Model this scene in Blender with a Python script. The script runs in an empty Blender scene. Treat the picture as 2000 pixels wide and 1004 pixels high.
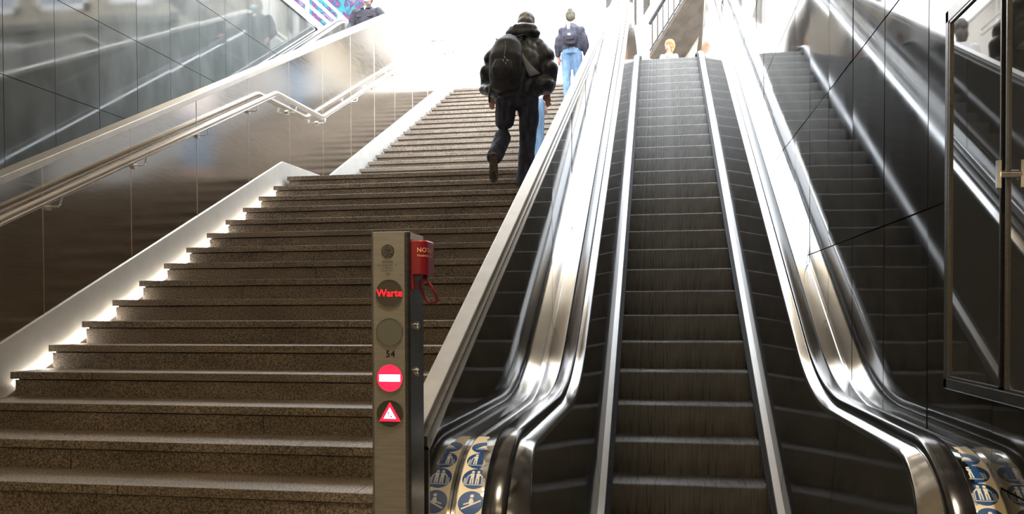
import bpy, bmesh, math, random
from mathutils import Vector, Matrix, noise
random.seed(7)
SC = bpy.context.scene
COL = SC.collection
PI = math.pi
T30 = math.tan(math.radians(30))

# ------------------------------------------------------------------ materials
def new_mat(name):
    m = bpy.data.materials.new(name); m.use_nodes = True
    nt = m.node_tree
    return m, nt, nt.nodes['Principled BSDF']
def setp(b, **k):
    for n, v in k.items():
        b.inputs[n].default_value = v
def mat(name, col, rough=.5, metal=0., spec=.5, ior=1.45):
    m, nt, b = new_mat(name)
    setp(b, **{'Base Color': (*col, 1), 'Roughness': rough, 'Metallic': metal, 'IOR': ior, 'Specular IOR Level': spec})
    return m
def ramp(nt, stops):
    r = nt.nodes.new('ShaderNodeValToRGB'); e = r.color_ramp.elements
    while len(e) < len(stops): e.new(.5)
    for x, (p, c) in zip(e, stops): x.position = p; x.color = (*c, 1)
    return r
def tex(nt, scale=(1, 1, 1), kind='ShaderNodeTexNoise', **k):
    tc = nt.nodes.new('ShaderNodeTexCoord'); mp = nt.nodes.new('ShaderNodeMapping'); mp.inputs['Scale'].default_value = scale
    t = nt.nodes.new(kind); nt.links.new(tc.outputs['Object'], mp.inputs[0]); nt.links.new(mp.outputs[0], t.inputs['Vector'])
    for n, v in k.items(): t.inputs[n].default_value = v
    return t
def noisy(name, stops, scale=(1, 1, 1), nscale=10., detail=4., rough=.5, metal=0., bump=0., rough2=None, spec=.5, ior=1.45):
    m, nt, b = new_mat(name)
    t = tex(nt, scale, Scale=nscale, Detail=detail)
    r = ramp(nt, stops); nt.links.new(t.outputs['Fac'], r.inputs[0]); nt.links.new(r.outputs[0], b.inputs['Base Color'])
    setp(b, Roughness=rough, Metallic=metal, IOR=ior); b.inputs['Specular IOR Level'].default_value = spec
    if rough2 is not None:
        mr = nt.nodes.new('ShaderNodeMapRange'); mr.inputs['From Min'].default_value = .3; mr.inputs['From Max'].default_value = .7
        mr.inputs['To Min'].default_value = rough; mr.inputs['To Max'].default_value = rough2
        nt.links.new(t.outputs['Fac'], mr.inputs[0]); nt.links.new(mr.outputs[0], b.inputs['Roughness'])
    if bump:
        bp = nt.nodes.new('ShaderNodeBump'); bp.inputs['Strength'].default_value = bump; bp.inputs['Distance'].default_value = .01
        nt.links.new(t.outputs['Fac'], bp.inputs['Height']); nt.links.new(bp.outputs[0], b.inputs['Normal'])
    return m
def emis(name, col, s):
    m, nt, b = new_mat(name)
    setp(b, **{'Base Color': (*[c * .3 for c in col], 1), 'Emission Color': (*col, 1), 'Emission Strength': s, 'Roughness': .4})
    return m

def stone_mat(name='granite', k=1.):
    m, nt, b = new_mat(name)
    t1 = tex(nt, Scale=110., Detail=4., Roughness=.65); t2 = tex(nt, (1, 3, 3), Scale=2.2, Detail=5.)
    r1 = ramp(nt, [(.36, (.055, .045, .037)), (.49, (.25, .212, .175)), (.64, (.52, .46, .395))])
    r2 = ramp(nt, [(.3, (.6 * k, .58 * k, .55 * k)), (.7, (1.02 * k, .98 * k, .94 * k))])
    mx = nt.nodes.new('ShaderNodeMix'); mx.data_type = 'RGBA'; mx.blend_type = 'MULTIPLY'; mx.inputs[0].default_value = 1
    nt.links.new(t1.outputs['Fac'], r1.inputs[0]); nt.links.new(t2.outputs['Fac'], r2.inputs[0])
    nt.links.new(r1.outputs[0], mx.inputs[6]); nt.links.new(r2.outputs[0], mx.inputs[7]); nt.links.new(mx.outputs[2], b.inputs['Base Color'])
    bp = nt.nodes.new('ShaderNodeBump'); bp.inputs['Strength'].default_value = .25; bp.inputs['Distance'].default_value = .004
    nt.links.new(t1.outputs['Fac'], bp.inputs['Height']); nt.links.new(bp.outputs[0], b.inputs['Normal'])
    setp(b, Roughness=.55)
    return m
def step_mat():
    m, nt, b = new_mat('dirty_aluminium')
    t1 = tex(nt, (1, .05, .05), Scale=60., Detail=3.); t2 = tex(nt, (1, 1, 1), Scale=4., Detail=4.)
    r1 = ramp(nt, [(.33, (.17, .168, .162)), (.45, (.34, .337, .328)), (.72, (.43, .427, .418))])
    r2 = ramp(nt, [(.3, (.6, .6, .6)), (.7, (1., 1., 1.))])
    mx = nt.nodes.new('ShaderNodeMix'); mx.data_type = 'RGBA'; mx.blend_type = 'MULTIPLY'; mx.inputs[0].default_value = 1
    nt.links.new(t1.outputs['Fac'], r1.inputs[0]); nt.links.new(t2.outputs['Fac'], r2.inputs[0])
    nt.links.new(r1.outputs[0], mx.inputs[6]); nt.links.new(r2.outputs[0], mx.inputs[7]); nt.links.new(mx.outputs[2], b.inputs['Base Color'])
    setp(b, Roughness=.6, Metallic=0)
    return m

M = {}
M['stone'] = stone_mat('granite', .9)
M['tread'] = stone_mat('skylit_tread_granite', 1.35)  # lighter granite for tread tops: sky light painted into the colour
M['step'] = step_mat()
M['orange'] = noisy('worn_orange_paint', [(.4, (.12, .06, .02)), (.6, (.75, .30, .04))], nscale=40., rough=.6)
M['steel'] = noisy('brushed_steel', [(.3, (.60, .57, .53)), (.7, (.68, .65, .61))], (1, 1, 14), 6., 6., .11, 1., rough2=.17)
M['deck'] = noisy('polished_steel', [(.3, (.66, .66, .66)), (.7, (.74, .74, .73))], (1, 1, 1), 2., 5., .12, 1., rough2=.17)
M['trim'] = noisy('aluminium_trim', [(.3, (.78, .78, .78)), (.7, (.86, .86, .86))], (1, 3, 3), 4., 3., .25, 1.)
M['holder'] = noisy('satin_aluminium', [(.3, (.90, .90, .91)), (.7, (.95, .95, .96))], (1, 1, 1), 4., 3., .35, .1)
M['railtube'] = noisy('satin_steel_tube', [(.3, (.80, .77, .72)), (.7, (.86, .83, .78))], (2, 2, 2), 4., 3., .42, 1.)
M['coping2'] = noisy('dull_aluminium', [(.3, (.44, .43, .41)), (.7, (.50, .49, .47))], (2, 2, 2), 5., 3., .42, 1.)
M['coping'] = noisy('matt_aluminium', [(.3, (.66, .63, .58)), (.7, (.72, .69, .64))], (2, 2, 2), 5., 3., .42, 1.)
M['skirting'] = noisy('pale_steel_skirting', [(.3, (.70, .70, .68)), (.7, (.77, .77, .75))], (2, 2, 2), 4., 3., .26, .35)
M['mirror'] = noisy('dark_glossy_panel', [(.35, (.028, .028, .029)), (.65, (.045, .046, .047))], (1, 1, .3), 3., 5., .03, 0., rough2=.06, ior=1.6)
M['inner'] = noisy('dark_inner_panel', [(.35, (.035, .035, .036)), (.65, (.05, .05, .051))], (1, 1, .3), 3., 5., .05, 0., rough2=.10, ior=1.75)
M['dusty'] = noisy('dusty_dark_panel', [(.3, (.085, .092, .09)), (.7, (.135, .145, .142))], (1, 1, .6), 2.5, 8., .03, 0., rough2=.08, ior=1.75)
M['door'] = mat('grey_mirror_glass', (.06, .062, .062), .02, ior=1.95)
M['gap'] = mat('joint_gap', (.012, .012, .012), .6)
M['black'] = mat('black_plastic', (.015, .015, .016), .4)
M['brush'] = noisy('brush_bristles', [(.4, (.008, .008, .008)), (.6, (.04, .04, .042))], (1, 200, 1), 4., 2., .8)
M['rubber'] = noisy('handrail_rubber', [(.4, (.012, .012, .014)), (.6, (.02, .02, .022))], (1, 4, 4), 6., 3., .16, 0., spec=.7, ior=1.6)
M['post'] = noisy('post_grey_steel', [(.3, (.17, .168, .158)), (.7, (.215, .212, .20))], (3, 3, 40), 4., 5., .4, .35)
M['postside'] = noisy('post_dark_steel', [(.3, (.15, .15, .15)), (.7, (.20, .20, .20))], (3, 3, 30), 4., 5., .3, .9)
M['lens'] = mat('dark_lens', (.04, .04, .034), .25)
M['lens2'] = mat('grey_lens', (.10, .11, .095), .3)
M['led'] = emis('red_led', (1, .012, .02), 2.2)
M['redlit'] = emis('red_lit_sign', (1, .012, .05), 1.7)
M['whitelit'] = emis('white_lit_sign', (1, .9, .93), 3.2)
M['ink'] = mat('dark_ink', (.02, .018, .016), .6)
M['red'] = mat('red_lacquer', (.16, .008, .014), .3)
M['gold'] = mat('pale_gold_print', (.75, .45, .28), .5)
M['white'] = mat('white_print', (.80, .78, .70), .45)
M['blue'] = mat('sticker_blue', (.015, .075, .26), .35)
M['cream'] = mat('sticker_cream', (.86, .76, .55), .45)
M['signred'] = mat('sticker_red', (.50, .03, .025), .4)
M['floor'] = noisy('hall_floor_stone', [(.4, (.42, .37, .28)), (.6, (.50, .45, .35))], nscale=30., rough=.5)
M['ceil'] = noisy('hall_ceiling', [(.4, (.66, .64, .60)), (.6, (.74, .72, .68))], nscale=6., rough=.8)
M['hallwall'] = noisy('hall_wall', [(.4, (.70, .54, .26)), (.6, (.78, .62, .32))], nscale=4., rough=.6)
M['pave'] = noisy('street_paving', [(.4, (.36, .35, .33)), (.6, (.44, .43, .41))], nscale=20., rough=.8)
M['greypaint'] = noisy('grey_painted_sheet', [(.4, (.20, .20, .20)), (.6, (.24, .24, .24))], nscale=2., rough=.5)
M['darkband'] = noisy('side_building_render', [(.4, (.14, .13, .115)), (.6, (.18, .165, .15))], nscale=2., rough=.9)
M['plaster'] = noisy('pale_plaster', [(.4, (.80, .78, .74)), (.6, (.86, .84, .80))], nscale=3., rough=.9)
M['facade'] = noisy('cream_facade', [(.4, (.34, .30, .24)), (.6, (.39, .35, .285))], nscale=2., rough=.9)
M['plinth'] = noisy('grey_plinth', [(.4, (.10, .105, .10)), (.6, (.14, .145, .14))], nscale=2., rough=.8)
M['pane'] = mat('window_pane', (.30, .36, .46), .25)
M['winframe'] = mat('white_window_frame', (.85, .85, .85), .5)
M['shade'] = noisy('taupe_shutter', [(.4, (.06, .053, .048)), (.6, (.085, .076, .07))], (1, 1, 8), 6., 2., .8)
M['soffit'] = noisy('stair_concrete', [(.4, (.075, .06, .047)), (.6, (.10, .082, .066))], nscale=3., rough=.9)
M['rail_dark'] = mat('dark_railing', (.05, .05, .055), .5)
M['rail_white'] = mat('white_railing', (.82, .82, .82), .4)
M['lamp'] = emis('warm_tube', (1, .76, .45), 12.)
M['tube'] = emis('added_uplight_tube', (1, .86, .68), 11.)
M['strip'] = emis('added_strip_glow', (1, .90, .76), 22.)  # glow of the added strip beside the steps
M['skin'] = noisy('skin', [(.4, (.36, .19, .13)), (.6, (.42, .23, .165))], nscale=12., rough=.55)
M['jacket'] = noisy('black_shell_jacket', [(.4, (.008, .010, .016)), (.6, (.020, .024, .036))], nscale=18., rough=.38, bump=.4)
M['bag'] = noisy('black_backpack_nylon', [(.4, (.008, .008, .012)), (.6, (.016, .016, .022))], nscale=22., rough=.6)
M['sheen_zip'] = mat('grey_sheen_and_zip', (.22, .23, .26), .4)
M['navy'] = noisy('dark_denim', [(.4, (.010, .012, .024)), (.6, (.03, .035, .06))], (1, 1, .4), 20., 4., .8)
M['denim'] = noisy('light_denim', [(.4, (.10, .19, .32)), (.6, (.17, .27, .41))], (1, 1, .4), 14., 4., .85)
M['slate'] = noisy('slate_jacket', [(.4, (.028, .028, .045)), (.6, (.05, .05, .072))], nscale=14., rough=.7)
M['guardcloth'] = noisy('dark_uniform_cloth', [(.4, (.018, .016, .024)), (.6, (.035, .032, .045))], nscale=14., rough=.7)
M['hair'] = noisy('dark_hair', [(.4, (.06, .05, .042)), (.6, (.14, .12, .10))], (1, 1, .3), 60., 4., .5)
M['fair'] = noisy('ginger_blond_hair', [(.4, (.26, .105, .03)), (.6, (.42, .22, .09))], (1, 1, .3), 40., 4., .55)
M['olive'] = noisy('olive_brown_hair', [(.4, (.045, .04, .022)), (.6, (.085, .075, .045))], (1, 1, .3), 40., 4., .6)
M['shoe'] = mat('dark_shoe_upper', (.02, .018, .016), .6)
M['sole'] = noisy('shoe_sole', [(.4, (.05, .045, .035)), (.6, (.09, .08, .065))], nscale=30., rough=.8)
M['tanshoe'] = mat('tan_shoe', (.55, .28, .12), .6)
M['whitecloth'] = mat('white_cloth', (.75, .70, .70), .8)
M['mask'] = mat('pale_blue_mask', (.45, .70, .75), .8)

# ------------------------------------------------------------------ mesh helpers
class MB:
    def __init__(s): s.v = []; s.f = []; s.m = []
    def poly(s, pts, mi=0):
        b = len(s.v); s.v += [tuple(p) for p in pts]; s.f.append(tuple(range(b, b + len(pts)))); s.m.append(mi)
    def box(s, a, b, mi=0):
        (x0, y0, z0), (x1, y1, z1) = a, b
        o = len(s.v)
        s.v += [(x, y, z) for x in (x0, x1) for y in (y0, y1) for z in (z0, z1)]
        for f in ((0, 1, 3, 2), (4, 6, 7, 5), (0, 4, 5, 1), (2, 3, 7, 6), (0, 2, 6, 4), (1, 5, 7, 3)):
            s.f.append(tuple(o + i for i in f)); s.m.append(mi)
    def prism_x(s, yz, x0, x1, mi=0):                      # polygon in the Y-Z plane, extruded along X
        n = len(yz); o = len(s.v)
        s.v += [(x0, y, z) for y, z in yz] + [(x1, y, z) for y, z in yz]
        s.f.append(tuple(o + i for i in range(n))); s.f.append(tuple(o + n + i for i in reversed(range(n))))
        for i in range(n):
            j = (i + 1) % n; s.f.append((o + j, o + i, o + n + i, o + n + j))
        s.m += [mi] * (n + 2)
    def prism_dir(s, pts, d, mi=0):
        n = len(pts); o = len(s.v); d = Vector(d)
        s.v += [tuple(p) for p in pts] + [tuple(Vector(p) + d) for p in pts]
        s.f.append(tuple(o + i for i in range(n))); s.f.append(tuple(o + n + i for i in reversed(range(n))))
        for i in range(n):
            j = (i + 1) % n; s.f.append((o + j, o + i, o + n + i, o + n + j))
        s.m += [mi] * (n + 2)
    def grid(s, rows, mi=0, closed=False):                 # rows of equal length
        o = len(s.v); n = len(rows[0])
        for r in rows: s.v += [tuple(p) for p in r]
        for i in range(len(rows) - 1):
            for j in range(n if closed else n - 1):
                k = (j + 1) % n
                s.f.append((o + i * n + j, o + i * n + k, o + (i + 1) * n + k, o + (i + 1) * n + j)); s.m.append(mi)
    def tube(s, pts, rad, n=10, mi=0, cap=True, flat=1., up=(0, 0, 1)):
        pts = [Vector(p) for p in pts]; rows = []
        rad = rad if isinstance(rad, (list, tuple)) else [rad] * len(pts)
        for i, p in enumerate(pts):
            a = pts[max(i - 1, 0)]; b = pts[min(i + 1, len(pts) - 1)]
            t = (b - a).normalized(); u = Vector(up)
            if abs(t.dot(u)) > .95: u = Vector((0, 1, 0)) if abs(t.y) < .9 else Vector((1, 0, 0))
            x = t.cross(u).normalized(); y = x.cross(t).normalized(); r = rad[i]
            rows.append([p + x * (math.cos(2 * PI * k / n) * r) + y * (math.sin(2 * PI * k / n) * r * flat) for k in range(n)])
        o = len(s.v); s.grid(rows, mi, True)
        if cap:
            s.f.append(tuple(o + k for k in range(n))); s.f.append(tuple(o + (len(rows) - 1) * n + k for k in reversed(range(n)))); s.m += [mi, mi]
    def ball(s, c, r, mi=0, nu=14, nv=9, rot=None):
        r = r if isinstance(r, (list, tuple)) else (r, r, r); c = Vector(c); rows = []
        for i in range(nv + 1):
            a = -PI / 2 + PI * i / nv; a = max(-PI / 2 + .02, min(PI / 2 - .02, a)); row = []
            for k in range(nu):
                p = Vector((math.cos(a) * math.cos(2 * PI * k / nu) * r[0], math.cos(a) * math.sin(2 * PI * k / nu) * r[1], math.sin(a) * r[2]))
                if rot is not None: p = rot @ p
                row.append(c + p)
            rows.append(row)
        o = len(s.v); s.grid(rows, mi, True)
        s.f.append(tuple(o + k for k in reversed(range(nu)))); s.f.append(tuple(o + nv * nu + k for k in range(nu))); s.m += [mi, mi]
    def disc_y(s, c, r, y0, y1, n=36, mi=0, r2=None):      # short cylinder along Y
        pts = [(c[0] + math.cos(2 * PI * k / n) * r, y0, c[1] + math.sin(2 * PI * k / n) * r) for k in range(n)]
        s.prism_dir(pts, (0, y1 - y0, 0), mi)
    def mesh(s, name, mats, off=(0, 0, 0), smooth=False):
        me = bpy.data.meshes.new(name); ox, oy, oz = off
        me.from_pydata([(x - ox, y - oy, z - oz) for x, y, z in s.v], [], s.f)
        for m in (mats if isinstance(mats, (list, tuple)) else [mats]): me.materials.append(m)
        if len(me.polygons) == len(s.m): me.polygons.foreach_set('material_index', s.m)
        bm = bmesh.new(); bm.from_mesh(me); bmesh.ops.recalc_face_normals(bm, faces=bm.faces[:]); bm.to_mesh(me); bm.free()
        if smooth:
            me.polygons.foreach_set('use_smooth', [True] * len(me.polygons))
        me.update()
        return me
def tag(o, label=None, cat=None, group=None, kind=None):
    if label: o['label'] = label
    if cat: o['category'] = cat
    if group: o['group'] = group
    if kind: o['kind'] = kind
    return o
def thing(name, loc, label, cat, group=None, kind=None):
    o = bpy.data.objects.new(name, None); COL.objects.link(o); o.location = loc; o.empty_display_size = .2
    return tag(o, label, cat, group, kind)
def wloc(o):
    v = Vector((0, 0, 0))
    while o is not None: v += o.location; o = o.parent
    return v
def part(name, mb, mats, parent=None, smooth=False, autosmooth=None, origin=None, bevel=None):
    off = wloc(parent) if parent is not None else Vector(origin or (0, 0, 0))
    me = mb.mesh(name, mats, off, smooth or autosmooth is not None)
    o = bpy.data.objects.new(name, me); COL.objects.link(o)
    if parent is not None: o.parent = parent
    else: o.location = off
    if autosmooth is not None:
        bm = bmesh.new(); bm.from_mesh(me); a = math.radians(autosmooth)
        for e in bm.edges: e.smooth = not (len(e.link_faces) == 2 and e.calc_face_angle(0) > a)
        bm.to_mesh(me); bm.free()
    if bevel:
        md = o.modifiers.new('bevel', 'BEVEL'); md.width = bevel; md.segments = 2; md.limit_method = 'ANGLE'; md.angle_limit = .6
    return o
def copy_tree(o, parent=None, skip=()):
    c = o.copy(); COL.objects.link(c)
    if parent is not None: c.parent = parent
    for ch in list(o.children):
        if ch.name.split('.')[0] not in skip: copy_tree(ch, c, skip)
    return c
def text_mb(body, size, align='CENTER', space=1.):
    """a text's flat outline as points and faces in its own x-y plane"""
    cu = bpy.data.curves.new('lettering', 'FONT'); cu.body = body; cu.size = size; cu.align_x = align; cu.align_y = 'CENTER'; cu.space_character = space
    cu.resolution_u = 3
    o = bpy.data.objects.new('lettering', cu); COL.objects.link(o)
    dg = bpy.context.evaluated_depsgraph_get()
    me = bpy.data.meshes.new_from_object(o.evaluated_get(dg))
    v = [tuple(p.co) for p in me.vertices]; f = [tuple(p.vertices) for p in me.polygons]
    bpy.data.objects.remove(o); bpy.data.curves.remove(cu); bpy.data.meshes.remove(me)
    return v, f
def add_text(mb, body, size, x, y, z, mi=0, align='CENTER', bold=0., space=1.):
    v, f = text_mb(body, size, align, space)
    for dx, dz in ([(0, 0)] if not bold else [(-bold, 0), (bold, 0), (0, bold), (0, -bold)]):
        o = len(mb.v); mb.v += [(x + a + dx, y - abs(dx) * .01, z + b + dz) for a, b, c in v]
        mb.f += [tuple(o + i for i in q) for q in f]; mb.m += [mi] * len(f)
def remesh(mb, voxel, smooth_n=4, wrinkle=0., wscale=8.):
    """weld overlapping volumes into one continuous surface"""
    me = mb.mesh('body', [], (0, 0, 0))
    o = bpy.data.objects.new('body', me); COL.objects.link(o)
    r = o.modifiers.new('r', 'REMESH'); r.mode = 'VOXEL'; r.voxel_size = voxel
    s = o.modifiers.new('s', 'SMOOTH'); s.iterations = smooth_n; s.factor = .5
    dg = bpy.context.evaluated_depsgraph_get()
    m2 = bpy.data.meshes.new_from_object(o.evaluated_get(dg))
    out = MB(); out.f = [tuple(p.vertices) for p in m2.polygons]; out.m = [0] * len(out.f)
    for v in m2.vertices:
        p = v.co.copy()
        if wrinkle:
            q = Vector((p.x * wscale, p.y * wscale, p.z * wscale * .55))
            p += v.normal * (wrinkle * (noise.noise(q) + .5 * noise.noise(q * 2.1)))
        out.v.append(tuple(p))
    bpy.data.objects.remove(o); bpy.data.meshes.remove(me); bpy.data.meshes.remove(m2)
    return out
def moved(mb, off):
    ox, oy, oz = off; mb.v = [(x + ox, y + oy, z + oz) for x, y, z in mb.v]; return mb

# ------------------------------------------------------------------ dimensions (metres; hall floor at z = 0)
EYE = 1.48
XL, XR = -6.02, 1.05                 # glossy walls
SX0, SX1 = -4.11, -.765              # stone stairs
RISE, RUN = .1593, .346
def nose(k):                         # stone step k: nosing Y, tread Z
    if k <= 19: return 4.7991 + (k - 7) * RUN, RISE * k
    return 10.6 + (k - 20) * RUN, RISE * k
STREET = RISE * 38
ESC_C = .187                         # centre line of the escalator
Y0E, Y1E = 4.79, 4.79 + STREET / T30 # where the incline would meet the two levels

# ------------------------------------------------------------------ the setting
def structure(name, mb, m, **k):
    o = part(name, mb, m, **k); o['kind'] = 'structure'; return o
b = MB(); b.box((XL - .1, -8, -.2), (SX1 + .01, 2.69, 0)); b.box((SX1 + .01, -8, -.2), (XR + .1, 2.2, 0))
structure('floor', b, M['floor'])
b = MB(); b.box((XL - .1, 2.9, 5.5), (XR + .1, 8.7, STREET - .02)); b.box((XL - .1, 2.75, 3.05), (XR + .1, 2.9, STREET - .02)); b.box((XL - .1, -8, 3.05), (XR + .1, 2.75, 3.3))
structure('ceiling', b, M['ceil'])
b = MB(); b.box((XL - .1, -8.15, 0), (XR + .1, -8, 5.5)); structure('wall_back', b, M['hallwall'])

def panel_wall(name, x, th, ys, zs, m, tilt=.0022, side=1, gap=.007, y_end=None):
    """a wall clad in glossy panels: each panel hangs very slightly out of true, dark open joints between them"""
    b = MB()
    for i in range(len(ys) - 1):
        for j in range(len(zs) - 1):
            a0, a1 = ys[i] + gap / 2, ys[i + 1] - gap / 2; z0, z1 = zs[j] + gap / 2, zs[j + 1] - gap / 2
            t1, t2 = random.uniform(-tilt, tilt), random.uniform(-tilt, tilt)
            w, h = (a1 - a0) / 2, (z1 - z0) / 2
            c = [(x + t1 * sy * w + t2 * sz * h, y, z) for sy, sz, y, z in ((-1, -1, a0, z0), (1, -1, a1, z0), (1, 1, a1, z1), (-1, 1, a0, z1))]
            b.prism_dir(c, (side * .02, 0, 0), 0)
    b.box(tuple(sorted((x + side * .012, x + side * th))[:1]) + (ys[0], zs[0]), tuple(sorted((x + side * .012, x + side * th))[1:]) + (ys[-1], zs[-1]), 1)
    return structure(name, b, [m, M['gap']])
ys = [-8.0] + [4.23 + .66 * k for k in range(-12, 22)]
panel_wall('wall_right', XR, .12, ys, [0, .93, 1.884, 2.857, 3.83, 4.80, 5.77, STREET + .55], M['mirror'], .003, 1)
ys = [-8.0] + [7.0 + .69 * k for k in range(-14, 11)] + [14.45]
panel_wall('wall_left', XL, .12, ys, [0, .85, 1.81, 2.77, 3.725, 4.683, 5.64, STREET + .52], M['dusty'], .002, -1)
b = MB(); b.box((XL - .2, -8, STREET + .52), (XL + .03, 14.5, STREET + .60)); structure('trim_1', b, M['trim'])
b = MB(); b.box((XR - .02, 8, STREET + .55), (XR + .2, 18.2, STREET + .61)); structure('trim_2', b, M['trim'])
# street level around the opening
b = MB()
b.box((-30, 8.8, STREET - .25), (XL - .12, 60, STREET)); b.box((XR + .12, 8.8, STREET - .25), (30, 60, STREET))
b.box((XL - .12, 17.7, STREET - .25), (XR + .12, 60, STREET)); b.box((SX0 - .03, 16.95, STREET - .25), (SX1, 17.7, STREET - .002))
b.box((-30, -8, STREET - .02), (30, 8.75, STREET))
structure('pavement', b, M['pave'])
b = MB(); b.box((XL - .6, -8.3, -.9), (XR + .6, 19.6, -.5)); b.box((XL - .6, 19.1, -.5), (XR + .6, 19.6, STREET - .26)); b.box((XL - .6, 14.3, -.5), (XL - .13, 19.6, STREET - .26)); b.box((XR + .13, 14.3, -.5), (XR + .6, 19.6, STREET - .26))
structure('foundation_wall', b, M['soffit'])

# ------------------------------------------------------------------ stone stairs
st = thing('staircase', (-2.44, 2.72, 0), 'broad brown granite staircase climbing beside the escalator to the bright street', 'stairs')
for k in range(1, 39):
    y, z = nose(k)
    y2 = nose(k + 1)[0] + .03 if k < 38 else 16.96
    rnd = random.Random(k * 13)
    cuts = [SX0]; x = SX0 + rnd.uniform(.5, 1.5)
    while x < SX1 - .35: cuts.append(x); x += rnd.uniform(1.2, 1.7)
    cuts.append(SX1)
    b = MB()
    for c0, c1 in zip(cuts[:-1], cuts[1:]):
        d = rnd.uniform(-.003, .003)
        e = .004; x0, x1 = c0 + .0015, c1 - .0015
        b.prism_x([(y + e + d, z), (y2, z), (y2, z - .045), (y + d, z - .045), (y + d, z - e)], x0, x1)
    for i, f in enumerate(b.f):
        if all(abs(b.v[j][2] - z) < 1e-6 for j in f): b.m[i] = 1  # only upward faces take the stone with sky light in its colour
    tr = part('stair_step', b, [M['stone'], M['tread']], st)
    b = MB()
    x = SX0 + rnd.uniform(.7, 1.4); cuts = [SX0 + .012]
    while x < SX1 - .4: cuts.append(x); x += rnd.uniform(1.1, 1.6)
    cuts.append(SX1)
    for c0, c1 in zip(cuts[:-1], cuts[1:]):
        d = rnd.uniform(-.002, .002)
        b.box((c0 + .0015, y + .028 + d, z - RISE - .002), (c1 - .0015, y + .10, z - .054))
    b.box((SX0 + .012, y + .06, z - RISE - .002), (SX1, y + .10, z - .0452))
    part('riser', b, M['stone'], tr)

# ------------------------------------------------------------------ steel clad parapet beside the stairs
def par_top(y): return 2.367 + .474 * (min(y, 15.3) - 4.784)
PX0, PX1 = -4.27, -4.16
pw = thing('parapet_wall', (-4.2, 5, 0), 'brushed steel clad parapet wall with a sloping top edge beside the granite stairs', 'wall')
b = MB(); b.prism_x([(1.2, 0), (18.9, 0), (18.9, par_top(18.9) - .02), (15.3, par_top(15.3) - .02), (1.2, par_top(1.2) - .02)], PX0 + .02, PX1 - .008)
part('core', b, M['gap'], pw)
for k in range(-4, 14):                                    # one steel sheet per metre
    a0, a1 = 5.175 + .991 * k, 5.175 + .991 * (k + 1)
    t = random.uniform(-.0015, .0015)
    b = MB(); g = .003
    kink = [(PX1, 15.3, par_top(15.3) - .05)] if a0 < 15.2 and a1 > 15.4 else []
    p = [(PX1 + t, a0 + g, 0), (PX1 - t, a1 - g, 0), (PX1 - t, a1 - g, par_top(a1) - .05)] + kink + [(PX1 + t, a0 + g, par_top(a0) - .05)]
    b.prism_dir(p, (-.008, 0, 0))
    part('steel_panel', b, M['steel'], pw)
    b = MB(); b.box((PX1 - .006, a0 - .003, 0), (PX1 + .0022, a0 + .003, par_top(a0) - .05)); part('joint_strip', b, M['trim'], pw)
b = MB()
for k in range(-4, 14):
    a0, a1 = 5.175 + .991 * k, 5.175 + .991 * (k + 1)
    b.prism_dir([(PX0, a0 + .003, 0), (PX0, a1 - .003, 0), (PX0, a1 - .003, par_top(a1) - .05), (PX0, a0 + .003, par_top(a0) - .05)], (.015, 0, 0))
part('back_cladding', b, M['mirror'], pw)
b = MB(); prof = [(y, par_top(y)) for y in (1.2, 15.3, 18.9)]
b.prism_x(prof + [(y, z - .055) for y, z in reversed(prof)], PX0 - .02, PX1 + .018)
part('coping', b, M['coping'], pw, bevel=.004)
b = MB(); sk = [(2.5, .26), (4.74, 1.286), (8.93, 3.19), (10.22, 3.21), (16.2, 5.98), (16.9, 6.02)]
b.prism_x(sk + [(y, z - .55) for y, z in reversed(sk)], PX1, SX0 - .036)
part('skirting', b, M['skirting'], pw, bevel=.003)
b = MB(); ln = [(4.9, nose(1)[1] - .125 + (4.9 - 2.723) * RISE / RUN), (8.9, nose(1)[1] - .125 + (8.9 - 2.723) * RISE / RUN)]
b.prism_x(ln + [(y, z - .012) for y, z in reversed(ln)], SX0 - .014, SX0 - .002)
part('added_glow_strip', b, M['strip'], pw)  # made-up glowing strip, added to brighten the skirting along the step ends
for f0, f1 in (((2.75, 0.03), (8.9, 2.86)), ((10.65, 3.02), (16.8, 5.85))):
    b = MB(); ln = [f0, f1]; b.prism_x(ln + [(y, z - .03) for y, z in reversed(ln)], SX0 - .036, SX0 - .001); part('channel_edge', b, M['skirting'], pw)

# steel hand rail on brackets
hr = thing('wall_handrail', (-4.06, 5, 2.2), 'steel hand rail bracketed along the parapet wall, dipping level at the landing', 'handrail')
RX = -4.055
path = [(2.6, 1.127), (8.58, 3.865), (9.85, 3.892), (15.45, 6.565)]
def fillet(pts, r=.07, n=4):
    out = [pts[0]]
    for a, p, c in zip(pts[:-2], pts[1:-1], pts[2:]):
        a, p, c = Vector(a), Vector(p), Vector(c); u = (a - p).normalized(); w = (c - p).normalized()
        for i in range(n + 1):
            t = i / n; q0 = p + u * r * (1 - t); q1 = p + w * r * t
            out.append(tuple(q0.lerp(q1, t)))
    return out + [pts[-1]]
rp = fillet([(RX, y, z) for y, z in path], .05)
b = MB(); b.tube(rp, .023, 14); part('rail_tube', b, M['railtube'], hr, smooth=True)
b = MB(); b.tube([(x, y, z - .034) for x, y, z in rp], .0075, 8); part('rail_rib', b, M['trim'], hr, smooth=True)
def rail_z(y):
    for (a, za), (c, zc) in zip(path[:-1], path[1:]):
        if a <= y <= c: return za + (zc - za) * (y - a) / (c - a)
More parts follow.
